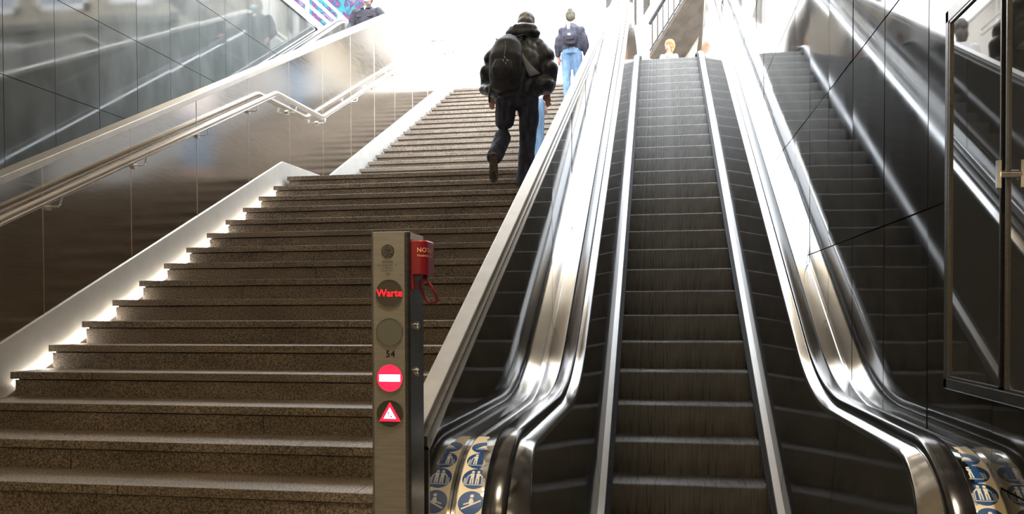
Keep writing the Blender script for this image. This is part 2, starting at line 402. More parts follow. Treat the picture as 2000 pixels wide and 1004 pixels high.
for y in (3.25, 4.24, 5.23, 6.22, 7.18, 8.16, 9.1, 9.96, 11.1, 12.0, 13.0, 14.0, 15.0):
    z = rail_z(y); b = MB()
    b.tube([(PX1, y - .02, z - .105), (PX1 + .02, y - .02, z - .105)], .028, 14)
    b.tube([(PX1 + .01, y - .02, z - .105), (RX - .012, y - .02, z - .105), (RX, y - .02, z - .095), (RX, y, z - .03)], .007, 8)
    part('rail_bracket', b, M['trim'], hr, smooth=False, autosmooth=40)
lp = thing('level_handrail', (-4.05, 16.9, 6.85), 'short steel rail loop on the parapet at the top of the granite stairs', 'handrail')
b = MB()
lo = fillet([(RX, 15.75, 6.70), (RX, 16.3, 6.86), (RX, 17.5, 6.86), (RX, 17.5, 6.74), (RX, 16.6, 6.74)], .03, 4)
b.tube(lo, .02, 10); part('rail_tube', b, M['coping'], lp, smooth=True)
b = MB(); b.tube([(PX1, 16.7, 6.74), (RX, 16.7, 6.74)], .012, 8); part('rail_bracket', b, M['coping'], lp)

# ------------------------------------------------------------------ barrier wall between stairs and escalator
def bar_top(y): return 1.504 + .468 * (min(y, 15.2) - 3.257)
BX0, BX1 = -.76, -.68
bw = thing('barrier_wall', (-.72, 2.46, 0), 'low dividing wall of glossy dark panels between the escalator and the granite stairs', 'wall')
YB = 2.455; YE = 18.6
b = MB(); b.prism_x([(YB + .01, 0), (YE, 0), (YE + .3, 7.0), (15.2, bar_top(15.2) - .03), (YB + .01, bar_top(YB) - .03)], BX0 + .006, BX1 - .016); part('core', b, M['gap'], bw)
yj = [YB] + [4.15 + 1.32 * k for k in range(0, 11)] + [YE]
for a0, a1 in zip(yj[:-1], yj[1:]):
    b = MB(); t = random.uniform(-.002, .002); g = .0025
    kink = [(BX1, 15.2, bar_top(15.2) - .06)] if a0 < 15.1 and a1 > 15.3 else []
    b.prism_dir([(BX1 + t, a0 + g, 0), (BX1 - t, a1 - g, 0), (BX1 - t, a1 - g, bar_top(a1) - .06)] + kink + [(BX1 + t, a0 + g, bar_top(a0) - .06)], (-.014, 0, 0))
    part('glossy_panel', b, M['mirror'], bw)
b = MB()
for a0, a1 in zip(yj[:-1], yj[1:]):
    b.prism_dir([(BX0, a0 + .002, 0), (BX0, a1 - .002, 0), (BX0, a1 - .002, bar_top(a1) - .05), (BX0, a0 + .002, bar_top(a0) - .05)], (.005, 0, 0))
part('stair_side_cladding', b, M['greypaint'], bw)
prof = [(YB - .004, bar_top(YB)), (15.2, bar_top(15.2)), (YE + .02, bar_top(15.2))]
b = MB(); b.prism_x(prof + [(y, z - .05) for y, z in reversed(prof)], BX0 - .008, BX1 - .022); part('coping', b, M['coping2'], bw, bevel=.004)
b = MB(); b.prism_x([(y, z - .018) for y, z in prof] + [(y, z - .06) for y, z in reversed(prof)], BX1 - .022, BX1 - .004); part('shadow_gap', b, M['postside'], bw)
b = MB(); b.prism_x([(y, z - .052) for y, z in prof] + [(y, z - .06) for y, z in reversed(prof)], BX1 - .006, BX1 + .003); part('edge_trim', b, M['trim'], bw)
b = MB(); b.box((BX0, YB - .004, 0), (BX1 - .001, YB + .012, bar_top(YB) - .05)); part('end_plate', b, M['postside'], bw)

# ------------------------------------------------------------------ escalator
R_B = .5 / math.tan(math.radians(15))
def curve(zf, nr=None, ncy=3.1, dip=-40, lo=2.35):
    """side profile (Y, Z) of a line that runs level, up the 30 degree incline and level again, with rounded newels if nr is given"""
    P = []
    zc = zf - (nr or 0)
    ytop = Y1E + 2.0
    if nr:
        for i in range(25):
            a = math.radians(dip + (90 - dip) * i / 24); P.append((ncy - nr * math.cos(a), zc + nr * math.sin(a)))
    else:
        for i in range(25): P.append((lo + (ncy - lo) * i / 24, zf))
    for i in range(1, 5): P.append((ncy + (Y0E - .5 - ncy) * i / 4, zf))
    for i in range(1, 13):
        a = math.radians(30 * i / 12); P.append((Y0E - .5 + R_B * math.sin(a), zf + R_B * (1 - math.cos(a))))
    ya, za = P[-1]; yb, zb = Y1E - .5 * math.cos(PI / 6), zf + STREET - .25
    for i in range(1, 13): P.append((ya + (yb - ya) * i / 12, za + (zb - za) * i / 12))
    for i in range(1, 13):
        a = math.radians(30 * (1 - i / 12)); P.append((Y1E + .5 - R_B * math.sin(a), zf + STREET - R_B * (1 - math.cos(a))))
    for i in range(1, 4): P.append((Y1E + .5 + (ytop - Y1E - .5) * i / 3, zf + STREET))
    if nr:
        for i in range(1, 25):
            a = math.radians(90 - (90 - dip) * i / 24); P.append((ytop + nr * math.cos(a), zc + STREET + nr * math.sin(a)))
    else:
        for i in range(1, 25): P.append((ytop + .6 * i / 24, zf + STREET))
    return P
def path_z(y, zf=0.):
    P = curve(zf)
    for (a, za), (c, zc) in zip(P[:-1], P[1:]):
        if a <= y <= c: return za + (zc - za) * (y - a) / max(c - a, 1e-9)
    return zf if y < P[0][0] else zf + STREET

es = thing('escalator', (ESC_C, 2.2, 0), 'grooved metal escalator with black handrails and stickered ends beside the granite stairs', 'escalator', 'escalators')
# steps: grooved tread and riser in one corrugated sheet
def step_mesh():
    b = MB(); n = 112; w = 1.0
    prof = [(.385, -.004), (.375, 0), (.2, 0), (.02, 0), (.006, -.002), (.0, -.008)]       # tread from back to nosing
    prof += [(-.001 + .03 * (1 - math.cos(t * PI / 2)) , -.012 - .27 * t) for t in (0, .12, .25, .4, .55, .7, .85, 1.)]
    xs = []
    for i in range(n):
        x0 = -w / 2 + w * i / n; p = w / n
        xs += [(x0, 1), (x0 + p * .40, 1), (x0 + p * .47, 0), (x0 + p * .93, 0)]
    xs.append((w / 2, 1))
    rows = []
    for j, (y, z) in enumerate(prof):
        tread = j < 5
        dy, dz = (0, -.009) if j < 4 else ((.005, -.005) if j < 6 else (.0055, 0))
        rows.append([(x, y + (0 if up else dy), z + (0 if up else dz)) for x, up in xs])
    b.grid(rows)
    me = b.mesh('escalator_step', M['step'])
    return me
SM = step_mesh()
b = MB(); b.box((-.5, .0, -.10), (-.484, .36, .0005)); b.box((.478, .0, -.05), (.5, .36, .0008))
EM = b.mesh('edge_marking', M['orange'])
for i in range(-4, 30):
    y = 5.4547 + .3731 * i
    z = path_z(y)
    if i > 26: z = path_z(y)
    o = bpy.data.objects.new('step', SM); COL.objects.link(o); o.parent = es; o.location = Vector((ESC_C, y, z)) - es.location
    if i in (-2, -1, 0, 1, 2):
        b2 = MB(); b2.box((ESC_C + .478, y + .03, z - .004), (ESC_C + .4995, y + (.12 if i == 0 else .07), z + .0006)); part('edge_marking', b2, M['orange'], o)
b = MB()
P = [(4.05, 0), (2.2, 0)]
b.box((ESC_C - .56, 2.2, -.05), (ESC_C + .56, 3.9, .0)); b.prism_x([(3.9, 0), (3.9, -.03), (4.06, -.03), (4.06, -.004)], ESC_C - .5, ESC_C + .5)
part('comb_plate', b, M['deck'], es)
b = MB(); b.box((ESC_C - .56, Y1E + .75, STREET - .06), (ESC_C + .56, 17.7, STREET)); part('top_plate', b, M['deck'], es)
def strip(name, A, xa, B, xb, m, smooth=True, parent=es, thick=None):
    b = MB(); b.grid([[(xa, y, z) for y, z in A], [(xb, y, z) for y, z in B]])
    o = part(name, b, m, parent, smooth=smooth)
    return o
def loft_parts(s):
    X = lambda h: ESC_C + s * h
    # vertical skirt panel beside the steps
    C0 = curve(-.32); C1 = curve(.075)
    strip('skirt_panel', C0, X(.505), C1, X(.508), M['black'])
    # brush and its bright holder
    h0, h1 = curve(.050), curve(.068)
    b = MB(); rows = []
    for (xx, cv) in ((.506, curve(.072)), (.474, curve(.060)), (.474, curve(.042)), (.506, curve(.036))): rows.append([(X(xx), y, z) for y, z in cv])
    b.grid(rows); part('skirt_brush', b, M['brush'], es)
    b = MB(); rows = []
    for (xx, zz) in ((.506, .066), (.5085, .086), (.548, .098), (.551, .098)): rows.append([(X(xx), y, z) for y, z in curve(zz)])
    b.grid(rows); part('brush_holder', b, M['holder'], es, autosmooth=20)
    # dark inner panel leaning outwards up to the inner deck
    top = curve(1.0, .34, 3.1); bot = []
    hh = lambda y, z: .63 - .12 * max(0., path_z(min(max(y, 3.1), Y1E + 2.0), 1.0) - z)
    for y, z in top: bot.append((y, min(z, path_z(y, .10))))
    rows = []
    for t in (0, .5, 1.):
        rows.append([(X(.548 + (hh(yb, zb) - .548) * t), ya + (yb - ya) * t, za + (zb - za) * t) for (ya, za), (yb, zb) in zip(bot, top)])
    b = MB(); b.grid(rows); ip = part('inner_panel', b, M['inner'], es, smooth=True)
    # thin joints across the inner panel
    for k in range(11):
        b = MB(); yj = 4.05 + 1.25 * k; za, zb = path_z(yj, .10), path_z(yj + .0, 1.0)
        b.poly([(X(.5475), yj - .002, za), (X(.5475), yj + .002, za), (X(.6295), yj + .002, zb), (X(.6295), yj - .002, zb)])
        part('panel_joint', b, M['gap'], ip)
    # inner deck: from the panel's top edge to the handrail
    mid = curve(1.012, .33, 3.14); outc = curve(1.02, .41, 3.1)
    b = MB(); rows = []
    for cv, xx in ((curve(.985, .325, 3.1), -.0015), (top, -.002), (curve(1.006, .347, 3.1), .003), (outc, .682), (curve(1.0, .395, 3.1), .684)):
        rows.append([(X(xx if xx > .1 else hh(y, z) + xx), y, z) for y, z in cv])
    b.grid(rows); part('inner_deck', b, M['deck'], es, autosmooth=50)
    # black guide gap and handrail
    b = MB(); rows = [[(X(.683), y, z) for y, z in curve(.995, .41, 3.1)], [(X(.690), y, z) for y, z in curve(1.04, .455, 3.1)], [(X(.745), y, z) for y, z in curve(1.04, .455, 3.1)], [(X(.752), y, z) for y, z in curve(.995, .41, 3.1)]]
    b.grid(rows); part('handrail_guide', b, M['black'], es, autosmooth=30)
    base = curve(1.035, .475, 3.1); rows = []
    N = 16
    sec = []
    for k in range(N):
        a = 2 * PI * k / N; ca, sa = math.cos(a), math.sin(a)
        sec.append((math.copysign(abs(ca) ** .55, ca) * .042, math.copysign(abs(sa) ** .65, sa) * .024))
    for i, (y, z) in enumerate(base):
        y0, z0 = base[max(i - 1, 0)]; y1, z1 = base[min(i + 1, len(base) - 1)]
        t = Vector((y1 - y0, z1 - z0)).normalized(); nn = (-t.y, t.x)
        rows.append([(X(.717 + a), y + nn[0] * c, z + nn[1] * c) for a, c in sec])
    b = MB(); b.grid(rows, 0, True); part('handrail', b, M['rubber'], es, smooth=True)
    # outer deck out to the wall
    b = MB(); rows = []
    for zz, nr, xx in ((.99, .40, .750), (1.015, .435, .752), (1.018, .44, .765), (1.012, .45, .83), (1.008, .455, .852), (1.016, .463, .855), (1.016, .463, .8665)):
        rows.append([(X(xx), y, z) for y, z in curve(zz, nr, 3.1)])
    b.grid(rows); return part('outer_deck', b, M['deck'], es, autosmooth=30)
decks = {s: loft_parts(s) for s in (-1, 1)}
# stickers on the rounded outer decks
NC, NR = 3.1, .447
def deck_pt(x, s, lift):
    """point of the newel arc: x across, s = arc length downwards from the top of the arc"""
    if s < 0: return (x, NC - s, 1.0125 + lift)
    a = PI / 2 - s / NR
    return (x, NC - (NR + lift) * math.cos(a), 1.0125 - NR + (NR + lift) * math.sin(a))
def shape_on_deck(b, polys, xc, sc, mi, lift, scale=1., flip=1):
    for pl in polys:
        bm = bmesh.new(); vs = [bm.verts.new((x * scale * flip, y * scale, 0)) for x, y in pl]
        bm.faces.new(vs); bmesh.ops.triangulate(bm, faces=bm.faces[:])
        for _ in range(3):
            lg = [e for e in bm.edges if e.calc_length() > .012]
            if lg: bmesh.ops.subdivide_edges(bm, edges=lg, cuts=1); bmesh.ops.triangulate(bm, faces=bm.faces[:])
        bm.verts.ensure_lookup_table(); bm.verts.index_update(); o = len(b.v)
        b.v += [deck_pt(xc + v.co.x, sc - v.co.y, lift) for v in bm.verts]
        for f in bm.faces: b.f.append(tuple(o + v.index for v in f.verts)); b.m.append(mi)
        bm.free()
def circ(r, n=28, cx=0, cy=0): return [(cx + math.cos(2 * PI * i / n) * r, cy + math.sin(2 * PI * i / n) * r) for i in range(n)]
def ring(r0, r1, n=28):
    return [[(math.cos(2 * PI * i / n) * r, math.sin(2 * PI * i / n) * r) for i, r in ((k, r1), (k + 1, r1), (k + 1, r0), (k, r0))] for k in range(n)]
def bar(x0, y0, x1, y1, w):
    d = Vector((x1 - x0, y1 - y0)).normalized() * w / 2; nx, ny = -d.y, d.x
    return [(x0 + nx, y0 + ny), (x0 - nx, y0 - ny), (x1 - nx, y1 - ny), (x1 + nx, y1 + ny)]
def standing(cx, h, w=.013):
    return [circ(.0055, 12, cx, h + .007), [(cx - w / 2, h), (cx + w / 2, h), (cx + w * .42, h - .022), (cx - w * .42, h - .022)],
            bar(cx - w * .28, h - .02, cx - w * .3, h - .045, .005), bar(cx + w * .28, h - .02, cx + w * .32, h - .045, .005)]
def rails(cx, sgn): return [bar(cx, .006, cx + sgn * .003, -.026, .0022), bar(cx + sgn * .005, .004, cx + sgn * .008, -.026, .0022), bar(cx + sgn * .010, .001, cx + sgn * .012, -.026, .0022)]
PICT = {
 'couple': standing(-.009, .022) + standing(.010, .022) + [bar(-.014, .02, -.026, .006, .004), bar(.015, .02, .027, .006, .004), bar(-.03, -.027, .03, -.027, .0025)] + rails(-.024, -1) + rails(.024, 1),
 'single': standing(-.012, .022) + [bar(-.017, .02, -.026, .006, .004), bar(-.028, -.027, .022, -.027, .0025)] + rails(-.024, -1) + rails(.018, 1),
 'slope': [bar(-.030, -.024, .034, .008, .0055), bar(-.024, -.008, -.002, .000, .0050), circ(.0065, 14, .002, .024), [(-.004, .016), (.007, .014), (.008, -.004), (-.002, -.010), (-.007, .0)], bar(.002, .012, .010, .002, .004)],
 'foot': [[(-.02, -.012), (.02, -.012), (.012, .004), (.0, .012), (-.008, .002)], bar(-.026, -.018, .026, -.018, .003)],
}
RUN_MAN = [circ(.005, 12, .010, .018), bar(.006, .014, -.008, -.006, .008), bar(.004, .012, .022, .020, .004), bar(-.006, -.004, -.022, -.010, .004), bar(-.006, -.006, .004, -.022, .0045), bar(-.024, -.006, -.024, -.016, .004)]
def stickers(side):
    deck = decks[side]; xc = ESC_C + side * .806
    b = MB(); rows = []
    for i in range(41):
        s = -.02 + .72 * i / 40
        rows.append([deck_pt(xc - .047, s, .0012), deck_pt(xc + .047, s, .0012)])
    b.grid(rows); band = part('sticker_band', b, M['cream'], deck, smooth=True)
    band['label'] = 'cream sticker band'
    seq = [('foot', .125), ('single', .215), ('couple', .305), ('slope', .40), ('ban', .495), ('ban', .59)]
    for kind, s in seq:
        b = MB()
        if kind != 'ban':
            shape_on_deck(b, [circ(.0435)], xc, s, 0, .0018); shape_on_deck(b, PICT[kind], xc, s, 1, .0024)
            o = part('safety_sticker', b, [M['blue'], M['white']], band, smooth=True)
        else:
            shape_on_deck(b, [circ(.0435)], xc, s, 2, .0016); shape_on_deck(b, RUN_MAN, xc, s, 3, .0024)
            shape_on_deck(b, ring(.036, .0435) + [bar(-.026, .026, .026, -.026, .0065)], xc, s, 0, .003)
            o = part('prohibition_sticker', b, [M['signred'], M['white'], M['cream'], M['ink']], band, smooth=True)
stickers(-1); stickers(1)
# the neighbouring escalator behind the parapet: the same machine, copied
es2 = copy_tree(es, None, skip=('sticker_band',)); es2.location.x += -5.32
es2.name = 'escalator.001'
es2['label'] = 'far escalator half hidden behind the steel parapet wall, carrying the guard'

# ------------------------------------------------------------------ framed showcase on the glossy wall
sc_ = thing('wall_showcase', (XR, 2.4, 1.2), 'slim framed glass showcase mounted on the glossy dark wall beside the escalator', 'showcase')
fx = XR - .045
b = MB()
Y0s, Y1s, Z0s, Z1s = 1.55, 3.235, 1.205, 2.54
for a, c in (((fx, Y1s - .035, Z0s), (XR - .003, Y1s, Z1s)), ((fx, Y0s, Z0s), (XR - .003, Y0s + .035, Z1s)), ((fx, Y0s, Z0s), (XR - .003, Y1s, Z0s + .04)), ((fx, Y0s, Z1s - .045), (XR - .003, Y1s, Z1s))): b.box(a, c)
part('showcase_frame', b, M['postside'], sc_, bevel=.004)
for k, (a0, a1) in enumerate(((2.735, 3.195), (2.16, 2.70), (1.6, 2.13))):
    b = MB(); b.box((fx + .008, a0 + .004, Z0s + .046), (fx + .014, a1 - .004, Z1s - .05)); d = part('glass_door', b, M['door'], sc_)
    b = MB(); e = .007
    for p, q in (((fx + .001, a0, Z0s + .04), (fx + .016, a0 + e, Z1s - .045)), ((fx + .001, a1 - e, Z0s + .04), (fx + .016, a1, Z1s - .045)), ((fx + .001, a0, Z0s + .04), (fx + .016, a1, Z0s + .047)), ((fx + .001, a0, Z1s - .052), (fx + .016, a1, Z1s - .045))): b.box(p, q)
    part('door_edge', b, M['postside'], d)
    if k == 1:
        b = MB(); b.tube([(fx - .02, a1 - .018, 1.88), (fx + .008, a1 - .018, 1.88)], .011, 14); b.box((fx - .03, a1 - .024, 1.84), (fx - .018, a1 - .012, 1.92)); part('lock', b, M['deck'], d, autosmooth=40)

# ------------------------------------------------------------------ signal post
XP0, XP1, YP0, YP1, ZP = -.785, -.675, 2.24, 2.385, 1.706
XC = -.7305
po = thing('signal_post', (-.73, 2.31, 0), 'grey steel signal post with red lit signs standing at the foot of the stairs', 'signal post')
b = MB()
pr = [(XP0 + .008, YP0), (XP1 - .012, YP0), (XP1 - .004, YP0 + .004), (XP1, YP0 + .014), (XP1, YP1), (XP0, YP1), (XP0, YP0 + .008)]
b.prism_dir([(x, y, 0) for x, y in pr], (0, 0, ZP))
for i, f in enumerate(b.f):
    c = sum((Vector(b.v[j]) for j in f), Vector()) / len(f)
    if c.x > XP1 - .009: b.m[i] = 1
part('housing', b, [M['post'], M['postside']], po, bevel=.0015)
b = MB(); b.box((XP1 - .0005, YP0 + .02, ZP - .020), (XP1 + .0016, YP1 - .003, ZP - .001)); part('cap_highlight', b, M['coping'], po)  # pale strip put in for the highlight along the post's cap
YF = YP0 - .0004
def lens(z, m, name='signal_light'):
    b = MB(); b.disc_y((XC, z), .0375, YF - .0016, YF + .003); o = part(name, b, m, po, autosmooth=40)
    b = MB()
    rows = [[(XC + math.cos(2 * PI * k / 40) * r, y, z + math.sin(2 * PI * k / 40) * r) for k in range(40)] for r, y in ((.0388, YF + .001), (.0386, YF - .0022), (.0372, YF - .0024), (.0370, YF))]
    b.grid(rows, 0, True); part('lens_ring', b, M['postside'], o, autosmooth=40)
    return o
o = lens(1.536, M['lens']); o['label'] = 'dark round display with red Warte lettering'
b = MB(); add_text(b, 'Warte', .0285, XC + .001, YF - .0024, 1.536, bold=.0005, space=.98); part('lettering', b, M['led'], o)
o = lens(1.430, M['lens2']); o['label'] = 'unlit grey round lamp'
o = lens(1.302, M['redlit']); o['label'] = 'lit red no entry sign with white bar'
b = MB(); b.box((XC - .030, YF - .0030, 1.302 - .0095), (XC + .030, YF - .0018, 1.302 + .0095)); part('white_bar', b, M['whitelit'], o)
o = lens(1.203, M['lens']); o['label'] = 'round sign with lit red and white triangle'
def tri(r, y): return [(XC + math.sin(a) * r, y, 1.2 + math.cos(a) * r) for a in (0, 2 * PI / 3, 4 * PI / 3)]
b = MB(); b.prism_dir(tri(.0355, YF - .0034), (0, .0014, 0)); part('warning_triangle', b, M['redlit'], o)
b = MB(); b.prism_dir(tri(.0205, YF - .0042), (0, .001, 0)); part('triangle_field', b, M['whitelit'], o)
b = MB()
for sx, up in ((-.0042, 1), (.0042, -1)):
    yy = YF - .0050
    b.box((XC + sx - .0009, yy, 1.1935), (XC + sx + .0009, yy + .0006, 1.208))
    zt = 1.2095 if up > 0 else 1.192
    b.prism_dir([(XC + sx, yy, zt), (XC + sx - .0026, yy, zt - up * .005), (XC + sx + .0026, yy, zt - up * .005)], (0, .0006, 0))
part('arrow_print', b, M['ink'], o)
b = MB(); b.disc_y((XC - .004, 1.652), .0185, YF - .0008, YF + .002)
gr = part('speaker_grille', b, M['ink'], po, autosmooth=40)
b = MB()
for i in range(-6, 7):
    for j in range(-6, 7):
        x, z = i * .0027 + (j % 2) * .0013, j * .0026
        if x * x + z * z < .017 ** 2 and random.random() < .75: b.disc_y((XC - .004 + x, 1.652 + z), .0009, YF - .0016, YF - .0006, 6)
part('grille_mesh', b, M['post'], gr)
b = MB(); yt = YF - .0005
add_text(b, 'GEYSSEL', .0078, XC - .004, yt, 1.6225, space=1.15, bold=.0001)
add_text(b, 'Fahrtreppe Fabr.-Nr.', .0062, XC - .004, yt, 1.6137, space=1.1)
add_text(b, '27 287/7041', .0062, XC - .004, yt, 1.606, space=1.1)
add_text(b, 'Baujahr 2011', .0062, XC - .004, yt, 1.598, space=1.1)
add_text(b, 'CE', .0074, XC - .004, yt, 1.589, space=1.1, bold=.0002)
part('engraved_lettering', b, M['ink'], po)
b = MB(); add_text(b, '54', .026, XC + .002, yt, 1.368, space=1.1, bold=.0003); part('number_lettering', b, M['ink'], po)
for z in (1.445, 1.315):
    b = MB(); b.tube([(XP1 - .001, 2.315, z), (XP1 + .004, 2.315, z)], .0135, 20); b.tube([(XP1, 2.315, z), (XP1 + .007, 2.315, z)], .008, 16); o = part('key_switch', b, M['deck'], po, autosmooth=40)
    b = MB(); b.box((XP1 + .0065, 2.3142, z - .005), (XP1 + .0075, 2.3158, z + .005)); part('keyhole', b, M['gap'], o)
# emergency stop box on the post's flank
b = MB(); b.box((XP1, YP0 + .018, 1.545), (XP1 + .010, YP1 - .02, 1.683)); eb = part('emergency_stop', b, M['red'], po, bevel=.003); eb['label'] = 'dark red emergency stop box with pull handle'
def cover_pt(s, z, lift=0.):
    """round the cover: s from the box's near inner edge along its front, then round the corner and along its flank"""
    xa, yf, r = XP1 + .006, YP0 + .014, .022; flat = .018
    if s < flat: return (xa + s, yf - lift, z)
    a = (s - flat) / r
    if a < PI / 2: return (xa + flat + (r + lift) * math.sin(a), yf + r - (r + lift) * math.cos(a), z)
    return (xa + flat + r + lift, yf + r + (s - flat - r * PI / 2), z)
b = MB(); ss = [0, .009, .018] + [.018 + .022 * PI / 2 * i / 10 for i in range(1, 11)] + [.018 + .0346 + .06]
for zz in (0,):
    rows = [[cover_pt(s, z, -ins) for s in ss] for z, ins in ((1.588, .004), (1.589, .0), (1.679, 0.), (1.683, .004))]
    b.grid(rows)
    b.poly([cover_pt(s, 1.588, -.004) for s in ss] + [(XP1 + .008, YP0 + .11, 1.588)]); b.poly([cover_pt(s, 1.683, -.004) for s in ss] + [(XP1 + .008, YP0 + .11, 1.683)])
cv = part('cover', b, M['red'], eb, autosmooth=40)
b = MB()
for body, size, z, s0 in (('NOTHALT', .0175, 1.655, .0135), ('Missbrauch strafbar', .0088, 1.640, .0140)):
    v, f = text_mb(body, size, 'LEFT', 1.02); o = len(b.v)
    b.v += [cover_pt(s0 + x, z + y, .0005) for x, y, _ in v]; b.f += [tuple(o + i for i in q) for q in f]; b.m += [0] * len(f)
part('cover_lettering', b, M['gold'], cv)
b = MB(); cy = YP0 + .055; pts = []
hx = XP1 + .034
loop = [(hx - .013, 1.572), (hx - .015, 1.552), (hx - .004, 1.520), (hx + .006, 1.509), (hx + .026, 1.512), (hx + .030, 1.524), (hx + .018, 1.552), (hx + .006, 1.570), (hx - .006, 1.577)]
pts = [(x, cy - .01 + (1.577 - z) * .25, z) for x, z in loop + loop[:2]]
b.tube(pts, .0042, 10, cap=False); b.tube([(hx - .002, cy, 1.59), (hx - .002, cy - .006, 1.572)], .006, 10)
part('pull_handle', b, M['red'], eb, smooth=True)

# ------------------------------------------------------------------ people
def person(name, loc, label):
    return thing(name, loc, label, 'person')
def limb(b, pts, rad, n=12, flat=1.):
    b.tube(pts, rad, n, flat=flat)
    for p, r in zip(pts, rad): b.ball(p, (r, r, r * .98), nu=12, nv=8)
def add_part(root, name, b, m, smooth=True):
    moved(b, root.location); return part(name, b, m, root, smooth=smooth)
def hand(b, wrist, d, s=1., side=1, down=Vector((0, 0, -1))):
    """palm, four curled fingers of unequal length and a thumb, added to b"""
    w = Vector(wrist); d = Vector(d).normalized(); x = d.cross(Vector((0, 1, 0))).normalized(); n = x.cross(d).normalized()
    for i in range(3): b.ball(w + d * (.02 + .03 * i) * s, (.036 * s, .022 * s, .03 * s), nu=10, nv=7)
    for k, ln in enumerate((.066, .078, .072, .056)):
        o = w + d * .088 * s + x * (-.027 + .018 * k) * s
        p = [o, o + d * ln * .45 * s + n * .006 * s, o + d * ln * .8 * s + n * .022 * s, o + d * ln * .9 * s + n * .042 * s]
        b.tube(p, [.0095 * s, .009 * s, .008 * s, .0065 * s], 8)
    o = w + d * .035 * s - x * .03 * s * side
    b.tube([o, o + (d * .7 - x * side * .7) * .03 * s, o + (d * .95 - x * side * .4) * .06 * s + n * .012 * s], [.012 * s, .010 * s, .008 * s], 8)
def head(b, c, yaw=0., tilt=0., s=1.):
    """skull, jaw, nose, ears and neck; faces +Y before the turn"""
    R = Matrix.Rotation(yaw, 3, 'Z') @ Matrix.Rotation(tilt, 3, 'X'); c = Vector(c)
    def P(x, y, z): return c + R @ Vector((x * s, y * s, z * s))
    b.ball(P(0, -.01, .02), (.076 * s, .095 * s, .105 * s), rot=R, nu=20, nv=14)
    b.ball(P(0, .03, -.05), (.056 * s, .065 * s, .062 * s), rot=R)
    b.ball(P(0, .092, -.008), (.013 * s, .022 * s, .026 * s), rot=R, nu=8, nv=6)
    b.ball(P(0, .082, .03), (.04 * s, .02 * s, .012 * s), rot=R, nu=10, nv=6)
    b.ball(P(0, .082, -.055), (.024 * s, .014 * s, .01 * s), rot=R, nu=10, nv=6)
    for q in (-1, 1): b.ball(P(q * .078, -.005, 0), (.012 * s, .02 * s, .032 * s), rot=R, nu=8, nv=6)
    return P, R
def eyes(root, P, R, s=1.):
    b = MB()
    for q in (-1, 1): b.ball(P(q * .032, .082, .012), (.012 * s, .008 * s, .007 * s), rot=R, nu=8, nv=6)
    add_part(root, 'eye', b, M['ink'])
def shoe(root, heel, toe_dir, pitch, m, name='shoe', sole=None):
    """a shoe with its own sole; heel = where the heel's underside is, pitch = nose-down angle"""
    d = Vector(toe_dir).normalized(); side = d.cross(Vector((0, 0, 1))).normalized()
    f = (d * math.cos(pitch) + Vector((0, 0, -1)) * math.sin(pitch)); u = side.cross(f).normalized(); h = Vector(heel)
    b = MB(); b.tube([h + f * t + u * z for t, z in ((-.01, .05), (.03, .055), (.10, .052), (.17, .04), (.23, .034), (.262, .03))], [.030, .042, .044, .046, .042, .022], 12)
    b.ball(h + f * .03 + u * .075, (.042, .045, .045)); q = remesh(b, .009, 3)
    o = add_part(root, name, q, m)
    b = MB(); out = [(-.035, .018), (-.025, .034), (.05, .036), (.12, .037), (.19, .048), (.24, .036), (.27, .012)]
    ring_ = [(t, w) for t, w in out] + [(t, -w) for t, w in reversed(out)]
    b.prism_dir([h + f * t + side * w + u * .0 for t, w in ring_], u * .026)
    moved(b, root.location); part('sole', b, sole or M['sole'], o, bevel=.004)

# --- the man in black on the granite stairs, seen from behind
m1 = person('person', (-1.395, 8.46, nose(17)[1]), 'man in black jacket and dark jeans climbing the granite stairs, seen from behind')
b = MB()
head(b, (.06, .19, 1.745), 0, -.45)
b.tube([(.03, .10, 1.50), (.05, .155, 1.66)], [.06, .055], 12)
b.tube([(0, .0, .95), (0, .02, 1.1), (.02, .05, 1.35), (.03, .07, 1.48)], [.11, .12, .14, .08], 14, flat=.7, up=(0, 1, 0))
limb(b, [(.095, .02, .92), (.085, .06, .52), (.06, .01, .10)], [.07, .045, .035])
limb(b, [(-.125, -.0, .93), (-.15, -.03, .54), (-.195, -.235, .315)], [.07, .045, .035])
for s in (-1, 1):
    limb(b, [(s * .20 + .02, .06, 1.44), (s * .32, .02, 1.20), (s * .30, .10, 1.04)], [.05, .042, .034])
    hand(b, (s * .29, .115, 1.03), (0, .1, -1), 1.0, s)
q = remesh(b, .014, 4); add_part(m1, 'body', q, M['skin'])
b = MB(); b.ball((.062, .175, 1.775), (.092, .11, .098)); b.ball((.062, .12, 1.73), (.085, .08, .085)); q = remesh(b, .013, 3, .005, 30); add_part(m1, 'hair', q, M['hair'])
b = MB()
b.tube([(-.015, .0, .93), (-.02, .0, 1.03), (-.01, .02, 1.2), (.0, .05, 1.36), (.02, .08, 1.48), (.04, .11, 1.58)], [.225, .265, .295, .285, .225, .13], 22, flat=.66, up=(0, 1, 0))
for s in (-1, 1):
    limb(b, [(s * .19 + .01, .07, 1.46), (s * .27 + .01, .04, 1.36), (s * .325 + .005, .01, 1.22), (s * .315, .05, 1.09)], [.095, .10, .085, .075])
b.ball((-.315, .02, 1.05), (.085, .09, .06)); b.ball((-.24, -.03, 1.03), (.12, .1, .07)); b.ball((.27, .0, 1.05), (.115, .12, .09))
b.ball((.045, .05, 1.60), (.185, .13, .085)); b.ball((.055, .03, 1.645), (.15, .11, .06)); b.tube([(.05, .10, 1.5), (.055, .14, 1.69)], [.16, .105], 16)
q = remesh(b, .014, 4, .010, 14); add_part(m1, 'jacket', q, M['jacket'])
